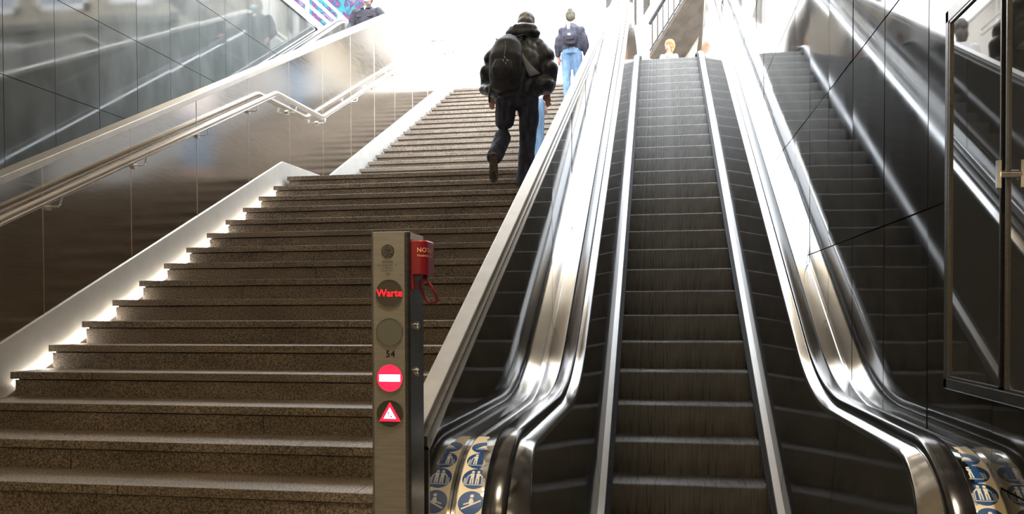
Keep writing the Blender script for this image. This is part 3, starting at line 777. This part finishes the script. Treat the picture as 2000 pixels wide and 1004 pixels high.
b = MB(); b.tube([(.0, .0, 1.06), (.0, .01, .94), (0, .015, .86)], [.19, .19, .165], 16, flat=.78, up=(0, 1, 0))
limb(b, [(.10, .02, .93), (.10, .05, .72), (.09, .06, .52), (.075, .03, .30), (.06, .0, .10)], [.112, .1, .084, .078, .08])
limb(b, [(-.115, -.0, .93), (-.135, -.01, .72), (-.15, -.03, .55), (-.172, -.13, .43), (-.195, -.235, .315)], [.112, .1, .088, .08, .078])
q = remesh(b, .013, 3, .010, 14); add_part(m1, 'trousers', q, M['navy'])
shoe(m1, (.06, -.05, .0), (.05, 1, 0), 0, M['shoe'])
shoe(m1, (-.185, -.33, .30), (-.10, .45, 0), 1.05, M['shoe'])
bp = thing('backpack', (-1.395, 8.46, nose(17)[1] + 1.0), 'black backpack worn by the man in the black jacket on the stairs', 'backpack')
def bl(b): return moved(b, m1.location)
b = MB(); b.tube([(-.10, -.19, 1.02), (-.095, -.215, 1.12), (-.085, -.205, 1.3), (-.07, -.155, 1.44), (-.055, -.10, 1.52)], [.13, .165, .165, .14, .08], 18, flat=.6, up=(0, 1, 0))
b.ball((-.10, -.19, 1.03), (.155, .09, .07)); q = remesh(b, .014, 4, .007, 10); part('bag_body', bl(q), M['bag'], bp, smooth=True)
b = MB(); b.tube([(-.11, -.285, 1.07), (-.105, -.30, 1.16), (-.095, -.285, 1.25)], [.09, .11, .085], 14, flat=.42, up=(0, 1, 0)); q = remesh(b, .012, 3, .004, 14); part('front_pocket', bl(q), M['bag'], bp, smooth=True)
b = MB()
for s, pts in ((1, [(-.03, -.15, 1.50), (.07, -.09, 1.545), (.13, .03, 1.54)]), (-1, [(-.15, -.14, 1.50), (-.20, -.06, 1.53), (-.19, .04, 1.53)])): b.tube(pts, .02, 8, flat=.4)
part('shoulder_strap', bl(b), M['bag'], bp, smooth=True)
b = MB(); b.tube([(-.245, -.20, 1.02), (-.25, -.215, .93), (-.25, -.21, .86)], .011, 8, flat=.6); part('dangling_strap', bl(b), M['bag'], bp, smooth=True)
b = MB()
for x, z in ((-.075, 1.27), (-.05, 1.24), (-.065, 1.21), (-.09, 1.24)): b.tube([(x, -.335, z), (x + .008, -.345, z - .022)], .005, 6)
b.tube([(-.07, -.32, 1.42), (-.06, -.345, 1.36), (-.075, -.345, 1.28)], .003, 6)
part('zip_pull', bl(b), M['sheen_zip'], bp)
b = MB(); pl = [(.025, 1.40), (.05, 1.40), (.085, 1.27), (.15, 1.155), (.20, 1.14), (.205, 1.21), (.215, 1.12), (.13, 1.10), (.085, 1.16)]
rows = []
for t in [i / 8 for i in range(9)]:
    xl = .03 + .085 * t + .03 * t * t; w = .018 + .085 * t * t
    z = 1.41 - .30 * t
    rows.append([(xl + w * u, -.185 - .02 * math.sin(t * 3) + .04 * (xl + w * u) / .25, z + .03 * u * t) for u in (0, .5, 1)])
b.grid(rows)
rp_ = part('jacket_sheen', bl(b), M['sheen_zip'], m1, smooth=True); rp_['label'] = 'grey patch for the reflective shading of the jacket'  # grey patch stands in for the sheen on the jacket
md = rp_.modifiers.new('s', 'SOLIDIFY'); md.thickness = .012

# --- the walker hidden in front of him
m2 = person('person', (-1.70, 11.42, nose(22)[1]), 'walker in light blue jeans mostly hidden in front of the man in black')
b = MB()
head(b, (0, .03, 1.50), .3); b.tube([(0, 0, 1.3), (0, .01, 1.44)], [.06, .052], 12)
b.tube([(0, 0, .85), (0, 0, 1.05), (0, 0, 1.25), (0, 0, 1.33)], [.12, .11, .13, .07], 14, flat=.65, up=(0, 1, 0))
for s in (-1, 1):
    limb(b, [(s * .16, 0, 1.26), (s * .2, -.02, 1.03), (s * .19, .03, .82)], [.045, .04, .03]); hand(b, (s * .19, .03, .82), (0, .1, -1), .92, s)
limb(b, [(-.08, 0, .84), (-.08, .02, .46), (-.09, -.02, .08)], [.075, .052, .038]); limb(b, [(.09, 0, .84), (.10, .02, .46), (.10, .0, .08)], [.075, .052, .038])
q = remesh(b, .013, 4); add_part(m2, 'body', q, M['skin'])
b = MB(); b.tube([(0, 0, .80), (0, 0, .95), (0, 0, 1.2), (0, 0, 1.36)], [.165, .155, .17, .075], 16, flat=.75, up=(0, 1, 0))
for s in (-1, 1): limb(b, [(s * .16, 0, 1.26), (s * .205, -.02, 1.03), (s * .195, .03, .86)], [.065, .056, .046])
q = remesh(b, .013, 4, .006, 12); add_part(m2, 'jumper', q, M['whitecloth'])
b = MB(); b.tube([(0, 0, .9), (0, 0, .82)], [.15, .155], 14, flat=.8, up=(0, 1, 0))
limb(b, [(-.085, 0, .82), (-.09, .02, .46), (-.095, -.02, .07)], [.09, .07, .055]); limb(b, [(.09, 0, .82), (.105, .02, .46), (.10, 0, .07)], [.095, .075, .055])
q = remesh(b, .013, 3, .004, 14); add_part(m2, 'jeans', q, M['denim'])
b = MB(); b.ball((0, 0, 1.53), (.09, .105, .11)); b.ball((0, -.05, 1.42), (.08, .05, .12)); q = remesh(b, .013, 3, .004, 30); add_part(m2, 'hair', q, M['hair'])
shoe(m2, (-.09, -.07, 0), (0, 1, 0), 0, M['tanshoe']); shoe(m2, (.10, -.05, 0), (0, 1, 0), 0, M['tanshoe'])

# --- the walker at the top of the stairs
m3 = person('person', (-1.53, 15.25, nose(33)[1]), 'walker with dark jacket and light blue jeans at the top of the granite stairs')
b = MB()
head(b, (-.02, .04, 1.535), 0); b.tube([(0, 0, 1.34), (-.01, .02, 1.48)], [.06, .052], 12)
b.tube([(0, 0, .86), (0, 0, 1.05), (0, 0, 1.28), (0, 0, 1.36)], [.13, .115, .14, .07], 14, flat=.65, up=(0, 1, 0))
for s in (-1, 1):
    limb(b, [(s * .17, 0, 1.29), (s * .235, .0, 1.06), (s * .24, .08, .86)], [.05, .042, .032]); hand(b, (s * .24, .08, .86), (0, .15, -1), .95, s)
limb(b, [(-.085, 0, .86), (-.085, .03, .47), (-.08, -.02, .08)], [.08, .056, .04]); limb(b, [(.09, 0, .86), (.10, .08, .50), (.09, .10, .24)], [.08, .056, .04])
q = remesh(b, .013, 4); add_part(m3, 'body', q, M['skin'])
b = MB(); b.tube([(0, 0, .93), (0, 0, 1.0), (0, 0, 1.22), (0, .01, 1.33), (0, .02, 1.42)], [.185, .20, .205, .18, .08], 18, flat=.72, up=(0, 1, 0))
for s in (-1, 1): limb(b, [(s * .17, 0, 1.30), (s * .225, 0, 1.16), (s * .255, .0, 1.04), (s * .255, .07, .90)], [.075, .072, .066, .055])
q = remesh(b, .013, 4, .007, 11); add_part(m3, 'jacket', q, M['slate'])
b = MB(); b.tube([(-.01, .02, 1.37), (-.015, .03, 1.44)], [.105, .085], 16); q = remesh(b, .012, 3, .005, 20); add_part(m3, 'hood_collar', q, M['whitecloth'])
b = MB(); b.tube([(0, 0, .98), (0, 0, .86)], [.165, .175], 16, flat=.85, up=(0, 1, 0))
limb(b, [(-.09, 0, .86), (-.092, .02, .47), (-.085, -.02, .07)], [.105, .078, .06]); limb(b, [(.09, 0, .86), (.105, .08, .5), (.10, .10, .24)], [.105, .078, .06])
q = remesh(b, .013, 3, .004, 14); add_part(m3, 'jeans', q, M['denim'])
b = MB(); b.ball((-.02, .01, 1.575), (.092, .11, .105)); b.ball((-.02, -.06, 1.52), (.075, .05, .075)); b.ball((-.02, -.03, 1.655), (.05, .05, .035)); q = remesh(b, .012, 3, .004, 30); add_part(m3, 'hair', q, M['olive'])
shoe(m3, (-.08, -.08, 0), (0, 1, 0), 0, M['shoe']); shoe(m3, (.10, .06, .16), (0, 1, 0), 0, M['shoe'])
b3 = thing('backpack', (-1.53, 15.25, nose(33)[1] + .95), 'slate backpack with white patches on the walker at the top of the stairs', 'backpack')
def bl3(b): return moved(b, m3.location)
b = MB(); b.tube([(0, -.19, 1.0), (0, -.22, 1.12), (0, -.20, 1.26), (0, -.15, 1.36)], [.12, .145, .14, .09], 16, flat=.6, up=(0, 1, 0)); q = remesh(b, .013, 4, .004, 12); part('bag_body', bl3(q), M['slate'], b3, smooth=True)
b = MB(); b.tube([(0, -.285, 1.05), (0, -.30, 1.11), (0, -.285, 1.17)], [.08, .09, .075], 14, flat=.35, up=(0, 1, 0)); q = remesh(b, .011, 3); part('front_pocket', bl3(q), M['slate'], b3, smooth=True)
b = MB(); b.box((-.05, -.29, 1.24), (-.0, -.265, 1.37)); part('white_flap', bl3(b), M['whitecloth'], b3, bevel=.006)
b = MB(); b.box((-.035, -.345, 1.11), (.015, -.325, 1.15)); part('logo_patch', bl3(b), M['whitecloth'], b3, bevel=.003)

# --- the guard riding down the far escalator
ig = 23; yg, zg = 5.4547 + .3731 * ig, path_z(5.4547 + .3731 * ig)
m4 = person('person', (-5.0, yg + .16, zg), 'masked man in dark uniform jacket riding down the far escalator')
b = MB()
P, R = head(b, (.02, -.03, 1.64), PI); b.tube([(0, 0, 1.42), (.01, -.01, 1.56)], [.07, .062], 12)
b.tube([(0, 0, .9), (0, 0, 1.1), (0, 0, 1.35), (0, 0, 1.45)], [.14, .14, .16, .08], 14, flat=.65, up=(0, 1, 0))
limb(b, [(-.2, 0, 1.40), (-.29, -.02, 1.14), (-.27, -.17, 1.0)], [.055, .046, .035]); hand(b, (-.27, -.18, .99), (.1, -.6, -.6), 1.0, 1)
limb(b, [(.2, 0, 1.40), (.36, -.06, 1.22), (.55, -.16, 1.10)], [.055, .046, .035]); hand(b, (.55, -.165, 1.10), (.35, -1, -.25), 1.0, -1)
for s in (-1, 1): limb(b, [(s * .1, 0, .9), (s * .1, -.02, .5), (s * .1, .02, .08)], [.085, .06, .045])
q = remesh(b, .014, 4); add_part(m4, 'body', q, M['skin']); eyes(m4, P, R)
b = MB(); b.ball(P(0, .075, -.045), (.062, .042, .055), rot=R); q = remesh(b, .009, 2); add_part(m4, 'face_mask', q, M['mask'])
b = MB(); b.ball((.02, .0, 1.70), (.088, .10, .085)); b.ball((.02, .05, 1.65), (.082, .06, .09)); q = remesh(b, .012, 3, .003, 30); add_part(m4, 'hair', q, M['hair'])
b = MB(); b.tube([(0, 0, .85), (0, 0, 1.0), (0, 0, 1.25), (0, 0, 1.40), (0, 0, 1.50)], [.20, .20, .225, .21, .09], 18, flat=.68, up=(0, 1, 0))
limb(b, [(-.2, 0, 1.40), (-.26, 0, 1.27), (-.30, -.02, 1.15), (-.28, -.14, 1.04)], [.085, .08, .075, .06]); limb(b, [(.2, 0, 1.40), (.29, -.03, 1.3), (.36, -.06, 1.22), (.52, -.15, 1.11)], [.085, .08, .072, .058])
q = remesh(b, .013, 4, .006, 10); jk = add_part(m4, 'jacket', q, M['guardcloth'])
for s in (-1, 1):
    b = MB(); b.prism_dir([(s * .05, -.150, 1.31), (s * .15, -.148, 1.32), (s * .15, -.150, 1.285), (s * .10, -.153, 1.272), (s * .05, -.153, 1.275)], (0, .02, 0))
    moved(b, m4.location); part('pocket_flap', b, M['guardcloth'], jk, bevel=.003)
    b = MB(); b.prism_dir([(s * .015, -.10, 1.50), (s * .095, -.06, 1.53), (s * .10, -.12, 1.44), (s * .03, -.15, 1.42)], (0, .02, 0))
    moved(b, m4.location); part('collar_wing', b, M['guardcloth'], jk, bevel=.003)
b = MB(); b.prism_dir([(-.025, -.13, 1.47), (.035, -.13, 1.47), (.005, -.158, 1.40)], (0, .02, 0)); moved(b, m4.location); part('shirt_collar', b, M['whitecloth'], jk)
b = MB(); b.tube([(0, 0, .95), (0, 0, .86)], [.17, .165], 14, flat=.8, up=(0, 1, 0))
for s in (-1, 1): limb(b, [(s * .1, 0, .88), (s * .105, -.02, .5), (s * .105, .02, .07)], [.1, .078, .068])
q = remesh(b, .013, 3, .004, 14); add_part(m4, 'trousers', q, M['navy'])
for s in (-1, 1): shoe(m4, (s * .105, .04, 0), (s * .1, -1, 0), 0, M['shoe'])

# --- the person beyond the top of the escalator
m5 = person('person', (.24, 18.8, STREET), 'person with ginger blond hair and white top beyond the top of the escalator')
b = MB(); sc5 = .86
P, R = head(b, (0, 0, 1.235), PI / 2 + .5, 0, 1.); b.tube([(0, 0, 1.02), (0, 0, 1.16)], [.055, .05], 12)
b.tube([(0, 0, .66), (0, 0, .82), (0, 0, .98), (0, 0, 1.06)], [.12, .115, .125, .07], 14)
for s in (-1, 1):
    limb(b, [(s * .14, 0, 1.0), (s * .18, 0, .8), (s * .18, -.04, .62)], [.042, .036, .028]); hand(b, (s * .18, -.04, .62), (0, -.1, -1), .85, s)
    limb(b, [(s * .07, 0, .66), (s * .07, 0, .36), (s * .07, 0, .07)], [.065, .047, .035])
q = remesh(b, .012, 3); add_part(m5, 'body', q, M['skin']); eyes(m5, P, R)
b = MB(); b.ball(P(0, -.02, .055), (.105, .11, .085), rot=R); b.ball(P(0, -.06, -.01), (.10, .075, .11), rot=R); b.ball(P(.02, -.05, -.09), (.10, .06, .07), rot=R); q = remesh(b, .012, 2, .006, 26); add_part(m5, 'hair', q, M['fair'])
b = MB(); b.tube([(0, 0, .6), (0, 0, .8), (0, 0, .97), (0, 0, 1.07)], [.15, .145, .15, .075], 16, flat=.75, up=(0, 1, 0))
for s in (-1, 1): limb(b, [(s * .14, 0, 1.0), (s * .18, 0, .8), (s * .18, -.04, .66)], [.056, .05, .042])
q = remesh(b, .012, 3, .004, 12); add_part(m5, 'white_top', q, M['whitecloth'])
b = MB(); b.tube([(0, 0, .70), (0, 0, .64)], [.13, .13], 14, flat=.8, up=(0, 1, 0))
for s in (-1, 1): limb(b, [(s * .07, 0, .64), (s * .075, 0, .36), (s * .075, 0, .06)], [.08, .062, .05])
q = remesh(b, .012, 3); add_part(m5, 'trousers', q, M['navy'])
for s in (-1, 1): shoe(m5, (s * .075, .05, 0), (s * .1, -1, 0), 0, M['shoe'])

# ------------------------------------------------------------------ outdoors
# white street railing on the glossy wall's top
rl = thing('street_railing', (XL - .1, 12, STREET + .6), 'white tube railing at street level above the glossy wall behind the guard', 'railing')
for z in (6.80, 6.98, 7.16, 7.34):
    b = MB(); b.box((XL - .13, 9.5, z - .022), (XL - .09, 17.2, z + .022)); part('rail', b, M['rail_white'], rl)
for y in (9.6, 11.1, 12.65, 14.25, 15.8, 17.1):
    b = MB(); b.box((XL - .135, y - .03, STREET), (XL - .085, y + .03, 7.36)); part('railing_post', b, M['rail_white'], rl)
# painted hoarding behind the railing
mm, nt, bs = new_mat('mural_paint')
vo = tex(nt, (1, 1, 1), 'ShaderNodeTexVoronoi', Scale=1.1); wn = tex(nt, (1, 1, 1), Scale=2.0, Detail=3., Distortion=2.5)
mxv = nt.nodes.new('ShaderNodeMix'); mxv.data_type = 'RGBA'; mxv.inputs[0].default_value = 0
r_ = ramp(nt, [(.30, (.004, .12, .14)), (.42, (.02, .18, .19)), (.50, (.03, .025, .10)), (.57, (.15, .03, .09)), (.64, (.10, .15, .20)), (.72, (.01, .012, .04))])
nt.links.new(wn.outputs['Fac'], r_.inputs[0]); nt.links.new(r_.outputs[0], mxv.inputs[6]); nt.links.new(vo.outputs['Color'], mxv.inputs[7])
nt.links.new(r_.outputs[0], bs.inputs['Base Color']); setp(bs, Roughness=.8)
b = MB(); b.box((-9.2, 18.1, STREET), (-6.35, 18.2, STREET + 3.4))
tag(part('painted_hoarding', b, mm, origin=(-7.7, 18.15, STREET)), 'colourful cyan and pink painted hoarding behind the white street railing', 'hoarding')
# pale building and outdoor flight of stairs straight ahead
bd = thing('building', (-.5, 26, STREET), 'pale plastered building with tall taupe window slots beyond the top of the escalator', 'building')
b = MB(); b.box((-1.9, 26, STREET), (.9, 32, STREET + 9)); part('wall', b, M['plaster'], bd)
for x0, x1, z0, z1 in ((-1.55, -1.05, 10.75, 13.5), (-.93, -.63, 9.9, 13.5), (-.43, -.24, 10.45, 13.5)):
    b = MB(); b.prism_dir([(x0, 25.97, z0), (x1, 25.97, z0 + .32), (x1, 25.97, z1), (x0, 25.97, z1)], (0, .05, 0)); w = part('window', b, M['shade'], bd)
b = MB(); b.box((-.22, 25.7, STREET), (.02, 26, STREET + 9)); part('pilaster', b, M['facade'], bd)
b = MB(); b.box((-.74, 25.93, 9.9), (-.70, 25.97, 13.5)); part('drainpipe', b, M['facade'], bd)
fl = thing('outdoor_stairs', (.6, 23.5, STREET), 'outdoor concrete stair flight with dark railing seen from below, beside the pale building', 'stairs')
A = Vector((.17, 24.4, 9.30)); D = Vector((1.15, -1.6, 1.28)); W = Vector((.85, .95, 0))
b = MB(); A0 = A - D * .35; L = D * 2.6
b.prism_dir([A0, A0 + W, A0 + W + L, A0 + L], (0, 0, .16)); part('flight_slab', b, M['soffit'], fl)
b = MB(); n_ = W.normalized() * .06
b.prism_dir([A0 + W, A0 + W + n_, A0 + W + n_ + L, A0 + W + L], (0, 0, .5)); part('flight_cheek', b, M['facade'], fl)
b = MB(); b.tube([A0 + Vector((0, 0, 1.0)), A0 + L + Vector((0, 0, 1.0))], .05, 8); b.tube([A0 + Vector((0, 0, .22)), A0 + L + Vector((0, 0, .22))], .02, 8); part('hand_rail', b, M['rail_dark'], fl)
for i in range(20):
    p = A0 + L * (i + .5) / 20; b = MB(); b.tube([p + Vector((0, 0, .1)), p + Vector((0, 0, 1.0))], .018, 6); part('baluster', b, M['rail_dark'], fl)
b = MB(); p = A + W * 1.1; b.box((p.x - .1, p.y, STREET), (p.x + 2.2, p.y + .2, 11.5)); part('side_wall', b, M['facade'], fl)
b = MB(); b.box((.10, 22.6, STREET), (.75, 23.2, 7.75)); tag(part('street_bin', b, M['rail_dark'], origin=(.42, 22.9, STREET), bevel=.03), 'dark square box standing behind the person with ginger blond hair', 'bin')
# cream facade that the glossy wall reflects
fc = thing('facade', (7, 27, STREET), 'cream facade with white framed windows mirrored in the glossy wall', 'building')
b = MB(); b.box((1.9, 27.2, 11.95), (16, 34, 20)); part('wall', b, M['facade'], fc)
b = MB(); b.box((1.9, 27.1, 11.7), (16, 27.25, 11.95)); part('string_course', b, M['plinth'], fc)
b = MB(); b.box((1.9, 27.3, STREET), (16, 34, 11.7)); part('plinth', b, M['plinth'], fc)
for x in (2.6, 5.2, 7.9, 10.6, 13.3):
    b = MB(); z0, z1, w = 12.35, 15.2, 1.9
    for a, c in (((x, 27.05, z0), (x + .14, 27.22, z1)), ((x + w - .14, 27.05, z0), (x + w, 27.22, z1)), ((x, 27.05, z0), (x + w, 27.22, z0 + .2)), ((x, 27.05, z1 - .14), (x + w, 27.22, z1))): b.box(a, c)
    f_ = part('window', b, M['winframe'], fc)
    b = MB(); b.box((x + .14, 27.1, z0 + .2), (x + w - .14, 27.16, z1 - .14)); part('pane', b, M['pane'], f_)

fs = thing('street_building', (-15, 12, STREET), 'long beige street building only mirrored in the glossy panels', 'building')
b = MB(); b.box((-20, -4, STREET), (-14.5, 30, STREET + 11)); part('wall', b, M['darkband'], fs)
for k in range(11):
    for z0 in (7.3, 10.7, 14.0):
        y = -2.8 + 3 * k
        b = MB(); b.box((-14.52, y, z0), (-14.4, y + 1.5, z0 + 2.0)); f_ = part('window', b, M['winframe'], fs)
        b = MB(); b.box((-14.42, y + .12, z0 + .12), (-14.38, y + 1.38, z0 + 1.88)); part('pane', b, M['pane'], f_)
# ------------------------------------------------------------------ light
def lamp(x, y, length=1.3, axis='X', label='warm tube lamp on the low hall ceiling behind the viewer'):
    zc = 5.5 if y > 3 else 3.05
    t = thing('ceiling_lamp', (x, y, zc), label, 'lamp', 'ceiling lamps of the station hall')
    dx, dy = (length / 2, .07) if axis == 'X' else (.07, length / 2)
    b = MB(); b.box((x - dx - .03, y - dy - .02, zc - .06), (x + dx + .03, y + dy + .02, zc)); part('lamp_housing', b, M['postside'], t)
    b = MB(); b.box((x - dx, y - dy, zc - .075), (x + dx, y + dy, zc - .058)); part('diffuser', b, M['lamp'], t)
def pendant(x, y, length=1.3):
    t = thing('pendant_lamp', (x, y, 5.5), 'hanging tube lamp under the high ceiling, added as uplight except at its edge', 'lamp', 'hanging lamps above the stairs')
    b = MB(); b.tube([(x - length / 2, y, 5.16), (x + length / 2, y, 5.16)], .028, 10); part('tube_light', b, M['tube' if y < 8 else 'lamp'], t, smooth=False)
    if y < 8:
        b = MB(); b.box((x - length / 2 - .02, y - .05, 5.10), (x + length / 2 + .02, y + .05, 5.125)); part('added_trough', b, M['postside'], t)  # added shield that keeps the tube's light off the stairs
    for q in (-.4, .4):
        b = MB(); b.box((x + q - .008, y - .008, 5.18), (x + q + .008, y + .008, 5.5)); part('hanger', b, M['postside'], t)
for y in (4.0, 5.6, 7.2, 8.3):  # all rows but the last are added to brighten the ceiling
    for x in (-5.2, -3.4, -1.6, .1): pendant(x, y)
for x in (-4.9, -2.45, .0): lamp(x, 1.2)
for y in (-4.6, -5.8, -7.0):
    for x in (-5.2, -3.6, -2.0, -.4): lamp(x, y, 1.5)
def added_downlight(x, y, power, size, tilt, label, group):      # added unseen spotlight that brightens the newels and the hall floor
    t = thing('added_downlight', (x, y, 3.05), label, 'lamp', group)
    b = MB(); b.tube([(x, y, 2.97), (x, y, 3.05)], [.07, .07], 20); part('spot_housing', b, M['postside'], t, autosmooth=40)
    li = bpy.data.lights.new('spot_beam', 'SPOT'); li.energy = power; li.spot_size = math.radians(size); li.spot_blend = .7; li.color = (1, .83, .60); li.shadow_soft_size = .06
    lo_ = bpy.data.objects.new('spot_beam', li); COL.objects.link(lo_); lo_.parent = t; lo_.location = (0, 0, -.10)
    lo_.rotation_euler = (math.radians(tilt), 0, 0)
for x, p in ((-.55, 150), (.99, 200)): added_downlight(x, 1.95, p, 62, 20, 'added round ceiling spotlight over the mouth of the near escalator', 'added spotlights over the escalator mouth')
for y in (-.2, -1.6):
    for x in (-1.6, -.4, .7): added_downlight(x, y, 120, 100, 0, 'added round ceiling spotlight over the hall floor behind the viewer', 'added spotlights over the hall floor')
w = bpy.data.worlds.new('sky'); SC.world = w; w.use_nodes = True
nt = w.node_tree; bg = nt.nodes['Background']
tc = nt.nodes.new('ShaderNodeTexCoord'); sx = nt.nodes.new('ShaderNodeSeparateXYZ'); nt.links.new(tc.outputs['Generated'], sx.inputs[0])
r = ramp(nt, [(.0, (1.0, .98, .95)), (.5, (.97, .985, 1.0)), (1., (.80, .90, 1.0))]); nt.links.new(sx.outputs['Z'], r.inputs[0]); nt.links.new(r.outputs[0], bg.inputs['Color'])
bg.inputs['Strength'].default_value = 8.0

# ------------------------------------------------------------------ camera
F, TH, PIT, ROL, CY = 1648.77, .1713, -.019, -.0039, 643.0
r0 = Vector((math.cos(TH), math.sin(TH), 0)); f0 = Vector((-math.sin(TH), math.cos(TH), 0)); u0 = Vector((0, 0, 1))
fw = f0 * math.cos(PIT) + u0 * math.sin(PIT); up = u0 * math.cos(PIT) - f0 * math.sin(PIT)
Rr = r0 * math.cos(ROL) + up * math.sin(ROL); Uu = up * math.cos(ROL) - r0 * math.sin(ROL)
cam = bpy.data.cameras.new('camera'); co = bpy.data.objects.new('camera', cam); COL.objects.link(co)
co.matrix_world = Matrix(((Rr.x, Uu.x, -fw.x, 0), (Rr.y, Uu.y, -fw.y, 0), (Rr.z, Uu.z, -fw.z, EYE), (0, 0, 0, 1)))
cam.sensor_width = 36; cam.lens = F / 2000 * 36; cam.shift_y = (CY - 502) / 2000; cam.clip_start = .05; cam.clip_end = 300
SC.camera = co
SC.view_settings.view_transform = 'Standard'; SC.view_settings.look = 'None'; SC.view_settings.gamma = 1; SC.view_settings.exposure = .12
SC.view_settings.use_curve_mapping = False
SC.cycles.use_denoising = True
SC.cycles.max_bounces = 12; SC.cycles.glossy_bounces = 8; SC.cycles.diffuse_bounces = 5; SC.cycles.sample_clamp_indirect = 12
